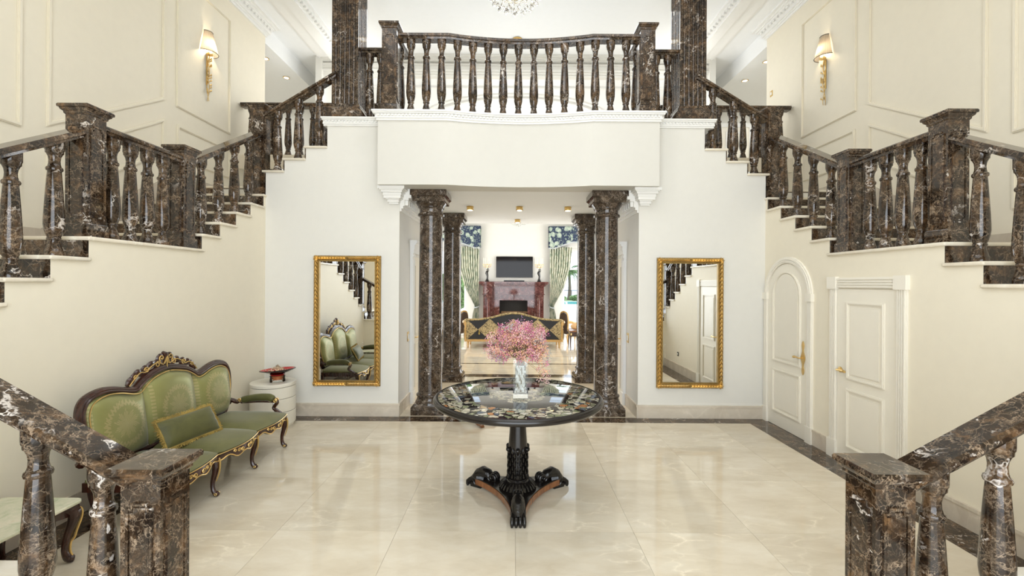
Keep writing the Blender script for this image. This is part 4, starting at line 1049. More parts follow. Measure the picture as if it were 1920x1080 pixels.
# ---- drum cabinet and glass bowl in the corner
DX, DY = -3.36, 6.22
dr = thing('drum_cabinet', 'round ivory lacquered drum cabinet in the corner behind the sofa', 'cabinet', (DX, DY, 0))
obj('plinth', MB().lathe([(.265, 0), (.265, .04)], 40), M['ivory_lacquer'], dr)
for z0, z1 in ((.04, .215), (.221, .40), (.406, .555)):
    d_ = obj('drawer', MB().lathe([(.286, z0), (.29, z0 + .003), (.29, z1 - .003), (.286, z1)], 56), M['ivory_lacquer'], dr)
    if z0 > .2 and z0 < .4:
        a = -1.05; obj('handle', MB().box(-.008, .008, -.014, .006, -.045, .045), M['chrome'], d_, loc=(.295 * math.cos(a), .295 * math.sin(a), .385), rot=(0, 0, a + PI / 2), bevel=.004)
obj('carcass', MB().lathe([(.278, .04), (.278, .57)], 40), M['seam_dark'], dr)
obj('top', MB().lathe([(.286, .561), (.29, .564), (.29, .602), (.284, .608)], 56), M['ivory_lacquer'], dr)
bo = thing('glass_bowl', 'wide red and black glass bowl on a clear foot on the drum cabinet', 'bowl', (DX + .07, DY - .02, .6095))
# oval dish: outer black glass, inner red
def dish(sx, sy, prof, n=40):
    vs = []; fs = []
    for r, z in prof:
        for i in range(n):
            a = 2 * PI * i / n; vs.append((sx * r * math.cos(a), sy * r * math.sin(a), z + .018 * r * r * math.cos(a) * 1.2))
    for j in range(len(prof) - 1):
        for i in range(n): fs.append((j * n + i, j * n + (i + 1) % n, (j + 1) * n + (i + 1) % n, (j + 1) * n + i))
    return MB().add(vs, fs)
obj('dish', dish(.245, .165, [(.12, .10), (.35, .112), (.75, .142), (1.0, .165), (1.0, .172), (.97, .174)]), M['black_glass'], bo, ang=60)
obj('lining', dish(.245, .165, [(.97, .1745), (.72, .152), (.35, .122), (.02, .112)]), M['red_glass'], bo, ang=60)
obj('foot', MB().lathe([(.085, 0), (.10, .004), (.10, .03), (.095, .06), (.10, .085), (.05, .095)], 28), M['vase_glass'], bo)
obj('core', MB().lathe([(.02, .02), (.06, .03), (.072, .06), (.078, .09), (.05, .104)], 20), M['amber_core'], bo); obj('red_band', MB().lathe([(.076, .088), (.092, .098), (.098, .108), (.05, .109)], 20), M['red_glass'], bo)
mb = MB(); rr = random.Random(5)
for i in range(220):
    a = rr.uniform(0, 2 * PI); r = abs(rr.gauss(0, .055)); mb.ball((r * math.cos(a) * 1.25, r * math.sin(a), .15 + max(0, .065 - r * .65) * rr.uniform(.5, 1.2)), rr.uniform(.005, .011), 6, 4)
o = tag(obj('potpourri', mb, M['potpourri'], loc=(DX + .07, DY - .02, .612)), 'heap of pale dried petals and beads in the red glass bowl', 'potpourri'); o['kind'] = 'stuff'

# ---- onyx topped low table beside the sofa
on = thing('low_table', 'low onyx topped table on curved dark wooden legs with gilt edges beside the newel', 'table', (-3.38, 2.76, 0))
HX, HY = .30, .44
def rrect(hx, hy, r, n=5): return [(sx * (hx - r) + r * math.cos(a0 + PI / 2 * i / n), sy * (hy - r) + r * math.sin(a0 + PI / 2 * i / n)) for sx, sy, a0 in ((1, 1, 0), (-1, 1, PI / 2), (-1, -1, PI), (1, -1, 1.5 * PI)) for i in range(n + 1)]
obj('tabletop', MB().prism(rrect(HX, HY, .05), 'z', .412, .436), M['onyx'], on, bevel=.006)
mb = MB()
for sx in (-1, 1): mb.grid([[(sx * (HX - .05), y, .411), (sx * (HX - .05), y, .36 + .035 * math.cos(y / HY * PI)), (sx * (HX - .075), y, .36 + .035 * math.cos(y / HY * PI)), (sx * (HX - .075), y, .411)] for y in [lerp(-HY + .06, HY - .06, i / 20) for i in range(21)]])
for sy in (-1, 1): mb.grid([[(x, sy * (HY - .05), .411), (x, sy * (HY - .05), .36 + .035 * math.cos(x / HX * PI)), (x, sy * (HY - .075), .36 + .035 * math.cos(x / HX * PI)), (x, sy * (HY - .075), .411)] for x in [lerp(-HX + .06, HX - .06, i / 14) for i in range(15)]])
obj('apron', mb, M['mahogany'], on)
lp = cr([(-.02, 0, .405), (.035, 0, .37), (.04, 0, .31), (.01, 0, .20), (-.005, 0, .10), (.012, 0, .035), (.045, 0, .022)], 4)
lme2 = mesh('leg', MB().tube(lp, [.036, .038, .04, .042, .042, .04, .038, .036, .034, .031, .028, .026, .024, .023, .022, .021, .021, .021, .022, .024, .025, .026, .026, .024, .016], 10), M['mahogany'])
gme2 = mesh('gilt_edge', MB().tube([(p[0] + .026 + .014 * (p[2] > .15), p[1], p[2]) for p in lp[3:20]], .008, 6), M['gilt_paint'])
for sx, sy in ((1, 1), (1, -1), (-1, 1), (-1, -1)):
    l = obj('leg', lme2, None, on, loc=(sx * (HX - .07), sy * (HY - .07), 0), rot=(0, 0, math.atan2(sy, sx))); obj('gilt_edge', gme2, None, l)

# ---- wooden stool with paw feet behind the round table
stl = thing('footstool', 'low wooden footstool with carved paw feet, mostly hidden behind the round table', 'stool', (-.66, 6.38, 0))
obj('seat', MB().lathe([(.20, .33), (.225, .34), (.23, .37), (.2, .40), (.05, .41)], 32), M['peach_fabric'], stl)
obj('frame', MB().lathe([(.03, .10), (.05, .12), (.035, .2), (.05, .28), (.2, .30), (.22, .335)], 24), M['walnut'], stl)
lg = MB().tube(cr([(.03, 0, .13), (.12, 0, .11), (.22, 0, .045), (.31, 0, .03)], 5), [.03] * 5 + [.026] * 5 + [.022] * 6, 8)
for i in range(3): lg.tube([(.29, -.018 + .018 * i, .035), (.335, -.02 + .02 * i, .026), (.35, -.021 + .021 * i, .008)], [.014, .013, .008], 6)
lgm = mesh('leg', lg, M['walnut'])
for a, q in ((-.80, 1.05), (-.36, 1.3), (2.3, 1.0)): obj('leg', lgm, None, stl, rot=(0, 0, a)).scale = (q, 1, 1)

# ---- gilded leaf mirrors
def wall_mirror(x0, x1, z0, z1, lab):
    o = thing('wall_mirror', lab, 'mirror', ((x0 + x1) / 2, 6.64, z0)); W = x1 - x0; H = z1 - z0; f = .095
    obj('glass', MB().box(-W / 2 + f - .01, W / 2 - f + .01, -.022, -.012, f - .01, H - f + .01), M['mirror_glass'], o)
    fr_ = MB(); fr_.ring([(-W / 2 + .01, .01), (W / 2 - .01, .01), (W / 2 - .01, H - .01), (-W / 2 + .01, H - .01)], [(-W / 2 + f, f), (W / 2 - f, f), (W / 2 - f, H - f), (-W / 2 + f, H - f)], 'y', -.001, -.035)
    fr_.ring([(-W / 2 + f - .012, f - .012), (W / 2 - f + .012, f - .012), (W / 2 - f + .012, H - f + .012), (-W / 2 + f - .012, H - f + .012)], [(-W / 2 + f, f), (W / 2 - f, f), (W / 2 - f, H - f), (-W / 2 + f, H - f)], 'y', -.03, -.046)
    obj('frame', fr_, M['antique_gold'], o)
    lv = MB()
    def leaf(x, z, ang, L=.095, wd=.034):
        T = Matrix.Translation((x, -.046, z)) @ Matrix.Rotation(-ang, 4, 'Y')
        lv.tube([(0, .004, 0), (L * .3, -.006, 0), (L * .7, -.012, 0), (L, -.002, 0)], [.006, wd * .5, wd * .42, .003], 6, M=T, flat=.5)
    cxm = f / 2
    def run(x, z, ux, uz, n, L, ang):
        st_ = L / n
        for i in range(n):
            px, pz = x + ux * st_ * i, z + uz * st_ * i
            for k, off in ((-1, .024), (0, 0), (1, .024)): leaf(px - uz * k * off * -1, pz + ux * k * off * -1, ang + k * .32)
    for sg in (-1, 1):
        run(sg * (W / 2 - cxm), .06, 0, 1, 30, H - .12, PI / 2)
        run(0, (f / 2) if sg < 0 else H - f / 2, -1, 0, 11, W / 2 - .06, PI); run(0, (f / 2) if sg < 0 else H - f / 2, 1, 0, 11, W / 2 - .06, 0)
    for sx in (-1, 1):
        for z in (f / 2, H - f / 2):
            for k in range(7): a = k * 2 * PI / 7; leaf(sx * (W / 2 - f / 2), z, a, .05, .028)
    lo_ = obj('leaf', lv, M['gold'], o); lo_['kind'] = 'stuff'
wall_mirror(-2.985, -1.968, .446, 2.412, 'tall gold framed wall mirror reflecting the green sofa')
wall_mirror(2.142, 3.152, .446, 2.412, 'tall gold framed wall mirror reflecting the white door')

# ---- wall sconces on the stairwell walls
for s in (-1, 1):
    WXs = X(s, 5.27); y = 7.53; lit = s < 0
    o = thing('wall_sconce', ('brightly lit gilt wall sconce with a pleated shade above the sofa flight' if lit else 'dimmer gilt wall sconce with a grey pleated shade above the flight over the doors'), 'lamp', (WXs, y, 5.05)); o.rotation_euler = (0, 0, PI / 2 if s < 0 else -PI / 2)
    # local -y points into the hall
    n = 18; P = []
    for i in range(n + 1):
        a = PI + PI * i / n; P.append([(.165 * math.cos(a), .165 * math.sin(a) - .01, .83), (.125 * math.cos(a), .125 * math.sin(a) - .01, 1.0), (.082 * math.cos(a), .082 * math.sin(a) - .01, 1.19)])
    sh = obj('shade', MB().grid(P), M['pleated_shade'], o, ang=60)
    for q_ in (0, 2): obj('shade_trim', MB().tube([P[i][q_] for i in range(n + 1)], .006, 5), M['seam_dark'], sh)
    obj('bulb', MB().ball((0, -.07, .95), (.028, .028, .05), 10, 8), M['bulb_glow' if lit else 'lamp_glow'], o)
    mb = MB(); rr = random.Random(9 + s)
    for ph in (0, PI): mb.tube([(.022 * math.sin(9 * t + ph), -.03 + .016 * math.cos(9 * t + ph), lerp(.02, .84, t)) for t in [i / 50 for i in range(51)]], [lerp(.005, .010, i / 50) for i in range(51)], 6)
    for i in range(26):
        t = rr.random(); z = lerp(.08, .8, t); d = rr.choice((-1, 1)); mb.tube([(.015 * d, -.04, z), (.045 * d, -.055, z + .03), (.05 * d, -.05, z + .055)], [.006, .012, .003], 5)
    mb.lathe([(.045, .80), (.05, .82), (.03, .85)], 12, c=(0, -.06, 0)); mb.box(-.012, .012, -.012, .0, .3, .8)
    obj('stem', mb, M['gold'], o)
    point('sconce_light', (WXs - s * .09, y, 5.99), 14 if lit else 7, (1, .8, .52), .04)

# ---- switches and sockets
def wall_plate(name, lab, cat, loc, rz, w=.05, h_=.08, mat='brass'):
    o = thing(name, lab, cat, loc, rz); obj('plate', MB().box(-w, w, -.008, 0, -h_, h_), M[mat], o, bevel=.004); obj('rocker', MB().box(-w * .45, w * .45, -.014, -.006, -h_ * .5, h_ * .5), M['trim_white'], o); return o
wall_plate('light_switch', 'small brass light switch on the hallway wall beside the mirror reflecting the sofa', 'switch', (OL - 0, 7.22, 1.13), PI / 2)
wall_plate('light_switch', 'small brass light switch on the hallway wall beside the mirror reflecting the door', 'switch', (OR, 7.22, 1.13), -PI / 2)
wall_plate('thermostat', 'small round brass wall control beyond the sconce over the doors', 'thermostat', (X(1, 5.27), 9.12, 5.95), -PI / 2, .045, .06)
wall_plate('wall_socket', 'pale wall socket low on the wall under the stairs past the square door', 'socket', (X(1, 3.75), 3.12, .42), -PI / 2, .045, .045, 'seam_dark')

# ---- crystal chandelier in the hall, its lower tier in view
def chandelier(lab, loc, k, rod, r0=.36):
    o = thing('chandelier', lab, 'chandelier', loc)
    rr = random.Random(4); dm = mesh('crystal_drop', MB().lathe([(.002, .085), (.004, .07), (.012, .045), (.022, .022), (.024, .014), (.016, .003), (.001, 0)], 8), M['crystal'], 20)
    mb = MB()
    for r, z in ((.06, .06), (.16, .10), (.27, .16), (.38, .30)):
        mb.tube([(r * math.cos(a), r * math.sin(a), z + .12) for a in [2 * PI * i / 28 for i in range(28)]], .006, 5, closed=True)
    for i in range(8):
        a = 2 * PI * i / 8; mb.tube(cr([(.02 * math.cos(a), .02 * math.sin(a), .3), (.15 * math.cos(a), .15 * math.sin(a), .24), (.38 * math.cos(a), .38 * math.sin(a), .42), (.46 * math.cos(a), .46 * math.sin(a), .62)], 5), .009, 6)
        mb.lathe([(.01, .60), (.04, .62), (.045, .64)], 10, c=(.46 * math.cos(a), .46 * math.sin(a), 0))
    mb.lathe([(.02, .16), (.05, .2), (.03, .3), (.06, .45), (.025, .6), (.02, rod)], 14)
    obj('frame', mb, M['pale_metal'], o)
    cb = MB()
    for i in range(8): a = 2 * PI * i / 8; cb.tube([(.46 * math.cos(a), .46 * math.sin(a), .64), (.46 * math.cos(a), .46 * math.sin(a), .74)], .011, 6)
    obj('candle_lamp', cb, M['lamp_glow'], o)
    for r, z, n in ((0.001, .0, 1), (.08, .02, 5), (.18, .05, 9), (.28, .09, 13), (.34, .16, 16), (.38, .24, 22)):
        for i in range(n):
            a = 2 * PI * i / n + r * 9; d = obj('crystal_drop', dm, None, o, loc=(r * math.cos(a), r * math.sin(a), z + rr.uniform(-.012, .012)), rot=(0, 0, a)); q = rr.uniform(.85, 1.25); d.scale = (q, q, q)
    o.scale = (k, k, k); return o
chandelier('crystal chandelier with teardrop crystals hanging high in the entrance hall', (-.005, 5.2, 5.205), .82, 2.65)
chandelier('crystal chandelier hanging in the living room in front of the fireplace wall', (.16, 13.6, 3.75), .8, 4.07)

# ---- ceiling lamps
def downlight(loc, lab, flush=True, grp=None):
    o = thing('ceiling_downlight', lab, 'ceiling light', loc, group=grp)
    obj('ring', MB().lathe([(.075, 0), (.078, -.012), (.06, -.016), (.055, -.006)], 24), M['brass'], o); obj('lens', MB().lathe([(.055, -.004), (.05, -.012), (.01, -.014)], 20), M['bulb_glow'], o); return o
for s in (-1, 1):
    for y in (9.93, 10.85): downlight((X(s, 5.62), y, 7.02), 'small recessed gold downlight over the gallery wing ' + ('nearer' if y < 10 else 'further from') + ' the stairwell ' + ('with the sofa' if s < 0 else 'with the doors'), grp='wing downlights')
for i, x in enumerate((-2.80, -1.38, .06, 1.5)):
    o = downlight((x, 9.78, 7.4), 'small gold downlight on the gallery ceiling, ' + ('beside the pillar over the sofa flight', 'above the first balusters of the balcony', 'just below the chandelier', 'above the last balusters of the balcony')[i], grp='gallery downlights')
    o.scale = (1.5, 1.5, 2.2)
for x, y, lab in ((-.80, 8.15, 'short gold ceiling spot under the balcony beside the left front column'), (.11, 8.15, 'short gold ceiling spot under the balcony, the middle one of the front row'), (1.0, 8.15, 'short gold ceiling spot under the balcony beside the right front column'), (.09, 9.78, 'short gold ceiling spot hanging behind the front row before the fireplace wall')):
    o = thing('ceiling_spot', lab, 'ceiling light', (x, y, 3.42), group='ceiling spots under the balcony')
    obj('body', MB().lathe([(.062, 0), (.066, -.02), (.06, -.024), (.06, -.05), (.066, -.054), (.066, -.066), (.05, -.07)], 28), M['brass'], o); obj('lens', MB().lathe([(.048, -.069), (.04, -.078), (.005, -.082)], 20), M['lamp_glow'], o)
    spot('spot_light', (x, y, 3.33), 45)

# ================================================================== LIVING ROOM BEYOND THE COLUMNS
LX = .02
fp = thing('fireplace', 'large red marble fireplace with a deep mantel and columns on the far wall', 'fireplace', (LX, FY, 0))
R_ = M['red_marble']
mb = MB()
for (w, d, z0, z1) in ((1.30, .52, 2.00, 2.075), (1.27, .49, 1.965, 2.0), (1.22, .45, 1.93, 1.965), (1.19, .42, 1.90, 1.93)): mb.box(-w, w, -d, 0, z0, z1)
obj('mantel', mb, R_, fp, bevel=.006)
mb = MB().box(-1.14, 1.14, -.36, 0, 1.62, 1.90); mb.box(-1.17, 1.17, -.39, 0, 1.59, 1.62)
for x0, x1 in ((-1.14, -.80), (.80, 1.14)): mb.box(x0, x1, -.42, -.36, 1.62, 1.90)
for i in range(34): mb.box(-.78 + .046 * i, -.78 + .046 * i + .026, -.40, -.36, 1.865, 1.89)
obj('frieze', mb, R_, fp)
for x0, x1 in ((-.50, -.09), (.11, .50)): obj('panel', MB().box(x0, x1, -.372, -.36, 1.66, 1.85), R_, fp)
for sg in (-1, 1):
    obj('pilaster', MB().box(sg * .80, sg * 1.14, -.30, 0, 0, 1.59), R_, fp)
    obj('column', MB().lathe([(.11, 0), (.11, .1), (.075, .14), (.07, .5), (.062, 1.35), (.07, 1.38), (.06, 1.40), (.09, 1.5), (.12, 1.55), (.13, 1.59)], 24), R_, fp, loc=(sg * .94, -.32, 0))
mb = MB()
for x0, x1 in ((-.80, -.53), (.53, .80)): mb.box(x0, x1, -.24, 0, 0, 1.59)
mb.box(-.53, .53, -.24, 0, 1.37, 1.59); mb.box(-.62, .62, -.28, -.2, 1.46, 1.50); mb.box(-.58, .58, -.26, -.2, 1.37, 1.41)
obj('surround', mb, R_, fp)
mb = MB().box(-.53, .53, -.02, 0, 0, 1.37); obj('firebox_back', mb, M['soot'], fp)
bm_ = mesh('brick', MB().box(-.10, .10, -.03, 0, -.035, .035), M['brick_fire'])
for j in range(12):
    for i in range(5): obj('brick', bm_, None, fp, loc=(-.42 + .21 * i + (.05 if j % 2 else -.05), -.022, .06 + .077 * j))
obj('hearth', MB().box(-1.25, 1.25, -.9, 0, 0, .03), R_, fp)
# television, soundbar, candelabra
tv = thing('television', 'flat black television on the wall above the fireplace', 'television', (LX + .03, FY, 2.24))
obj('bezel', MB().box(-.70, .70, -.06, 0, 0, .80), M['black_gloss'], tv, bevel=.006); obj('screen', MB().box(-.685, .685, -.063, -.055, .015, .785), M['black_gloss'], tv)
sb = thing('soundbar', 'slim black soundbar on the mantel under the television', 'speaker', (LX + .02, FY - .18, 2.077)); obj('body', MB().box(-.39, .39, -.04, .04, .0, .055), M['black_metal'], sb, bevel=.01); obj('grille', MB().box(-.37, .37, -.044, -.038, .008, .047), M['black_gloss'], sb)
for sg in (-1, 1):
    c = thing('candelabrum', 'dark figure candelabrum with gilt branches on the mantel ' + ('near the curtain behind the left columns' if sg < 0 else 'near the window with the palm trees'), 'candelabrum', (LX + sg * .985 - .02, FY - .22, 2.077))
    obj('base', MB().lathe([(.075, 0), (.08, .03), (.055, .05), (.05, .08), (.06, .09)], 16), M['ebony_smooth'], c)
    f = MB().tube(cr([(0, 0, .08), (.012, 0, .2), (-.012, 0, .32), (.005, 0, .4), (.0, 0, .43)], 4), [.03, .034, .036, .034, .036, .04, .046, .05, .05, .052, .05, .044, .034, .024, .022, .02, .02], 8); f.ball((0, 0, .455), .028, 8, 6); f.tube(cr([(.03, 0, .37), (.06, -.01, .44), (.01, 0, .52)], 4), .012, 6); f.tube(cr([(-.03, 0, .37), (-.06, 0, .30), (-.02, -.03, .27)], 4), .012, 6)
    obj('figure', f, M['ebony_smooth'], c)
    g = MB().tube([(0, 0, .5), (0, 0, .62)], .012, 6)
    for x in (-.14, -.07, .07, .14): g.tube(cr([(0, 0, .56), (x * .6, -.01, .54), (x, -.02, .60), (x, -.02, .65)], 4), .009, 6); g.lathe([(.01, .64), (.028, .65), (.03, .66)], 10, c=(x, -.02, 0))
    g.lathe([(.01, .62), (.03, .64), (.03, .66)], 10)
    obj('branch', g, M['gold'], c)
    for x in (-.14, -.07, 0, .07, .14): obj('candle', MB().lathe([(.013, 0), (.013, .22), (.002, .235)], 10), M['candle_wax'], c, loc=(x, -.02 if x else 0, .66))
# pelmets and curtains
for sg, (x0, x1) in zip((-1, 1), W1):
    a, b = x0 - .58, x1 + .58; w = b - a
    who = 'before the window left of the fireplace' if sg < 0 else 'before the window with the palm trees'
    pe = thing('pelmet', 'dark blue floral fabric pelmet ' + who, 'pelmet', ((a + b) / 2, FY - .20, 3.25))
    def bot(x):
        k = abs(x) / (w / 2); return 0.12 if k > .78 else lerp(.12 + .02, .36, min(1, (.78 - k) / .45))
    xs_ = [-w / 2 + w * i / 40 for i in range(41)]
    mb = MB().grid([[(x, .02, .94), (x, 0, .93), (x, 0, bot(x)), (x, .02, bot(x))] for x in xs_]); mb.grid([[(x, .02, .94), (x, .02, bot(x))] for x in xs_])
    for s2 in (-1, 1): mb.box(s2 * w / 2, s2 * (w / 2 - .015), 0, .2, .12, .94)
    mb.box(-w / 2, w / 2, 0, .2, .925, .94)
    obj('valance', mb, M['pelmet_floral'], pe)
    obj('fringe', MB().grid([[(x, -.004, bot(x) + .008), (x, -.006, bot(x) - .045), (x, .01, bot(x) - .04)] for x in xs_]), M['petal_greyblue'], pe)
    for s2 in (-1, 1):
        cu = thing('curtain', 'pale floral curtain tied back ' + ('next to the fireplace ' if s2 != sg else 'on the outer side ') + who.replace('before the window', 'at the window'), 'curtain', ((a + b) / 2 + s2 * (w / 2 - .05), FY - .10, 0))
        P = []; nf = 9
        def wd(z): return interp([(0, .34), (.95, .22), (1.12, .15), (1.3, .24), (1.9, .56), (2.6, .78), (3.4, .84)], z)
        zs = [0, .3, .6, .85, 1.0, 1.1, 1.2, 1.35, 1.6, 1.9, 2.2, 2.6, 3.0, 3.4]
        for i in range(nf * 8 + 1):
            t = i / (nf * 8); P.append([(-s2 * (t * wd(z) * (1 if z > 1.1 else 1)), -.06 - .065 * math.sin(t * nf * 2 * PI + .4 * math.sin(z * 2)) * (.45 + .55 * wd(z)), z) for z in zs])
        obj('drape', MB().grid(P), M['curtain_floral'], cu, ang=80)
        obj('tieback', MB().tube(cr([(0, .06, 1.2), (-s2 * .02, -.10, 1.12), (-s2 * .15, -.11, 1.08), (-s2 * .17, -.02, 1.12), (-s2 * .1, .06, 1.18)], 4, True), .022, 6, closed=True), M['petal_greyblue'], cu)
# sofa seen from behind
SFY = 13.75
sf = thing('settee', 'black and gold harlequin settee seen from behind in the living room', 'sofa', (.03, SFY, 0))
tp = [(-1.52, .80), (-1.48, .86), (-1.3, .865), (-1.0, .88), (-.7, .93), (-.4, 1.01), (-.15, 1.06), (0, 1.07), (.15, 1.06), (.4, 1.01), (.7, .93), (1.0, .88), (1.3, .865), (1.48, .86), (1.52, .80)]
obj('backrest', MB().prism([(-1.5, .25), (1.5, .25)] + [(x, z - .02) for x, z in reversed(tp)], 'y', 0, .14), M['harlequin'], sf)
tpc = cr([(x, .05, z) for x, z in tp], 5); obj('top_rail', MB().tube(tpc, .042, 8), M['gold_damask'], sf)
mb = MB().box(-1.53, 1.53, -.01, .9, .20, .27); mb.tube([(-1.5, 0, .25), (-1.5, 0, .82)], .025, 8); mb.tube([(1.5, 0, .25), (1.5, 0, .82)], .025, 8); obj('frame', mb, M['oak_gilt'], sf)
for sg in (-1, 1):
    obj('armrest', MB().tube(cr([(sg * 1.53, .05, .82), (sg * 1.58, .3, .78), (sg * 1.58, .7, .66), (sg * 1.56, .85, .64)], 5), [.05] * 16, 8), M['oak_gilt'], sf); obj('arm_panel', MB().box(sg * 1.44, sg * 1.56, .08, .86, .25, .62), M['gold_damask'], sf)
obj('seat_cushion', MB().box(-1.42, 1.42, .14, .88, .27, .46), M['gold_damask'], sf, bevel=.03)
lm_ = mesh('leg', MB().lathe([(.02, 0), (.026, .02), (.022, .05), (.034, .14), (.04, .19), (.05, .2)], 12), M['oak_gilt'])
for x in (-1.42, -.5, .5, 1.42):
    for y in (.05, .82): obj('leg', lm_, None, sf, loc=(x, y, 0))
obj('tassel', MB().lathe([(.002, .17), (.02, .14), (.014, .12), (.03, .02), (.02, 0)], 10), M['fringe_gold'], sf, loc=(-1.07, -.03, .42))
# armchairs and side tables flanking it
def armchair(lab, loc, rz):
    o = thing('armchair', lab, 'chair', loc, rz)
    obj('seat', MB().box(-.30, .30, -.28, .30, .30, .46), M['leather_brown'], o, bevel=.03)
    obj('backrest', MB().prism([(-.28, .46), (.28, .46), (.31, .80), (.22, .98), (0, 1.03), (-.22, .98), (-.31, .80)], 'y', .24, .33), M['leather_brown'], o, bevel=.02)
    obj('back_frame', MB().tube(cr([(-.29, .285, .44), (-.325, .285, .80), (-.23, .285, 1.0), (0, .285, 1.055), (.23, .285, 1.0), (.325, .285, .80), (.29, .285, .44)], 6), .028, 8), M['oak_gilt'], o)
    for sg in (-1, 1): obj('armrest', MB().tube(cr([(sg * .30, .28, .70), (sg * .34, .1, .70), (sg * .34, -.22, .66), (sg * .32, -.25, .56), (sg * .30, -.22, .42)], 5), .03, 8), M['oak_gilt'], o)
    for sx in (-1, 1):
        for sy in (-.26, .28): obj('leg', MB().tube(cr([(sx * .27, sy, .32), (sx * .29, sy * 1.08, .2), (sx * .27, sy, .06), (sx * .28, sy, 0)], 4), [.032] * 4 + [.026] * 4 + [.018] * 5, 8), M['oak_gilt'], o)
    return o
armchair('brown leather armchair with a gilt frame left of the settee', (-1.95, 15.2, 0), -1.9)
armchair('brown leather gilt framed armchair before the window with the palm trees', (2.02, 15.2, 0), 1.9)
for sg in (-1, 1):
    o = thing('side_table', 'small dark side table with gilt mounts beside the ' + ('left' if sg < 0 else 'right') + ' end of the settee', 'table', (.03 + sg * 1.93, 13.55, 0))
    obj('tabletop', MB().box(-.26, .26, -.26, .26, .56, .595), M['walnut'], o, bevel=.008); obj('apron', MB().box(-.23, .23, -.23, .23, .42, .56), M['mahogany'], o)
    for sx in (-1, 1):
        for sy in (-1, 1): obj('leg', MB().tube([(sx * .21, sy * .21, .44), (sx * .22, sy * .22, .2), (sx * .21, sy * .21, 0)], [.026, .018, .012], 8), M['mahogany'], o)
    obj('gilt_mount', MB().ball((0, -.235, .49), (.035, .01, .04), 10, 6).ball((-.2, -.235, .49), (.02, .008, .04), 8, 5).ball((.2, -.235, .49), (.02, .008, .04), 8, 5), M['gold'], o)
    cu = thing('cushion', 'round peach cushion on the side table by the ' + ('left' if sg < 0 else 'right') + ' end of the settee', 'cushion', (.03 + sg * 1.90, 13.55, .597)); obj('cover', MB().ball((0, 0, .11), (.16, .12, .11), 16, 10), M['peach_fabric'], cu); obj('button', MB().ball((0, -.118, .11), (.015, .006, .015), 8, 5), M['fringe_gold'], cu)

# ================================================================== OUTSIDE THE WINDOWS
struct('ground', MB().box(-60, 60, 17.25, 48, -.5, -.2), M['terrace_stone'], label='pale stone terrace outside the windows')
struct('ground_lawn', MB().box(-60, 60, 56.5, 75, -.6, -.22), M['lawn_green'])
po = thing('swimming_pool', 'turquoise swimming pool beyond the terrace', 'pool', (4, 52, -.2)); obj('water', MB().box(-14, 14, -4, 4.3, -.3, -.02), M['pool_water'], po)
obj('coping', MB().ring([(-14.5, -4.5), (14.5, -4.5), (14.5, 4.8), (-14.5, 4.8)], [(-14, -4), (14, -4), (14, 4.3), (-14, 4.3)], 'z', -.3, .01), M['terrace_stone'], po)
struct('sea', MB().box(-900, 900, 76, 1600, -9, -8), M['sea_water'])
fe = thing('railing', 'thin dark metal railing beyond the pool', 'railing', (4, 60.5, -.2))
obj('rail', MB().box(-16, 16, -.03, .03, 1.28, 1.36), M['iron'], fe); obj('rail', MB().box(-16, 16, -.02, .02, .15, .2), M['iron'], fe)
pm_ = mesh('post', MB().box(-.03, .03, -.03, .03, 0, 1.3), M['iron'])
for i in range(33): obj('post', pm_, None, fe, loc=(-16 + i, 0, 0))
rr = random.Random(8)
def leafball(mb, c, r, n, ls):
    for i in range(n):
        d = Vector((rr.gauss(0, 1), rr.gauss(0, 1), rr.gauss(0, 1))).normalized(); p = Vector(c) + Vector((d.x * r[0], d.y * r[1], d.z * r[2])) * rr.uniform(.6, 1)
        a = Vector((rr.gauss(0, 1), rr.gauss(0, 1), rr.gauss(0, 1))).normalized(); b = a.orthogonal() * .45
        mb.add([tuple(p - a * ls), tuple(p + b * ls), tuple(p + a * ls), tuple(p - b * ls)], [(0, 1, 2, 3)])
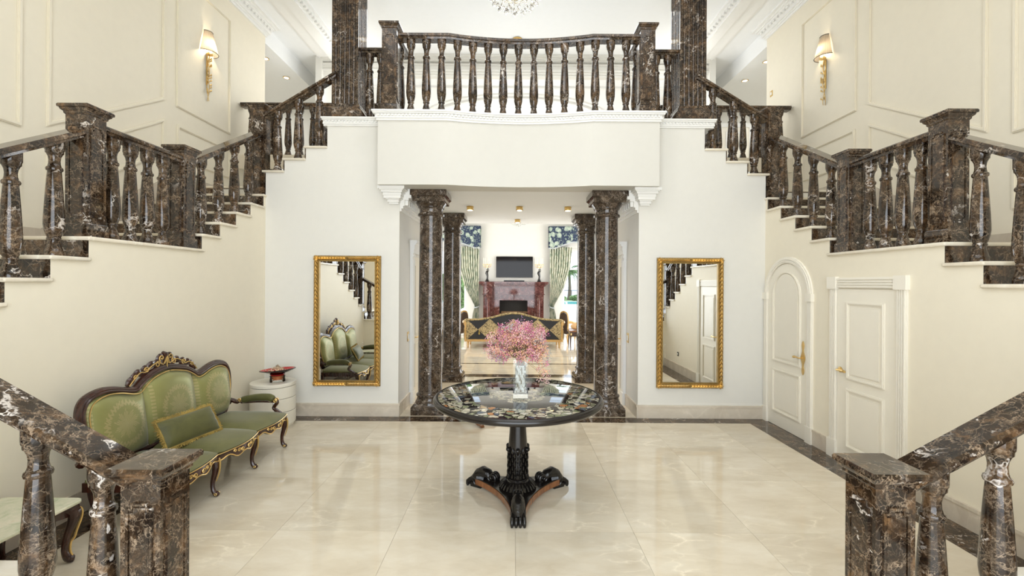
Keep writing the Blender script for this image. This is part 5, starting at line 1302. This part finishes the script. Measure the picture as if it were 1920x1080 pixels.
for k, x in enumerate((2.4, 5.6, 8.8, 12.0)):
    mb = MB(); leafball(mb, (0, 0, .42), (1.4, .5, .44), 1500, .13)
    o = thing('shrub', 'low green shrub in front of the railing beyond the pool', 'shrub', (x, 58.5, -.22), group='shrubs before the railing'); obj('foliage', mb, M['hedge_green'], o)['kind'] = 'stuff'; obj('stem', MB().tube([(0, 0, 0), (.05, 0, .4)], .05, 6), M['palm_trunk'], o)
frond = MB()
for i in range(14):
    t = i / 13; x = 2.0 * t; z = .55 * math.sin(t * 2.2) - .9 * t * t
    for sg in (-1, 1): frond.add([(x, 0, z), (x + .12, 0, z), (x + .28, sg * .5 * (1 - .6 * t), z - .28), (x + .2, sg * .5 * (1 - .6 * t), z - .28)], [(0, 1, 2, 3)])
frond.tube([(2.0 * t, 0, .55 * math.sin(t * 2.2) - .9 * t * t) for t in [i / 8 for i in range(9)]], .025, 5)
fme = mesh('frond', frond, M['leaf_green'], 20)
def palm(x, y, h_, lab):
    o = thing('palm_tree', lab, 'palm tree', (x, y, -.25))
    obj('trunk', MB().tube(cr([(0, 0, 0), (.1, 0, h_ * .4), (.0, 0, h_)], 6), [.3 - .012 * i for i in range(13)], 10), M['palm_trunk'], o)
    for i in range(22): f = obj('frond', fme, None, o, loc=(0, 0, h_), rot=(0, rr.uniform(-.75, .55), 2 * PI * i / 22 + rr.uniform(-.1, .1)))
palm(7.9, 62.5, 4.0, 'palm tree beyond the pool, seen beside the right curtain'); palm(12.3, 62.5, 4.3, 'palm tree beyond the pool, seen between the right columns')
for k, (x, y, h_) in enumerate(((-5.2, 38, 3.6), (-3.7, 30, 2.6))):
    mb = MB(); leafball(mb, (0, 0, h_ * .6), (1.2, 1.0, h_ * .42), 2600, .11)
    o = thing('garden_tree', ('taller' if k == 0 else 'lower') + ' leafy green tree outside the window left of the fireplace', 'tree', (x, y, -.2)); obj('foliage', mb, M['hedge_green'], o)['kind'] = 'stuff'; obj('trunk', MB().tube([(0, 0, 0), (.05, 0, h_ * .5)], .09, 8), M['palm_trunk'], o)
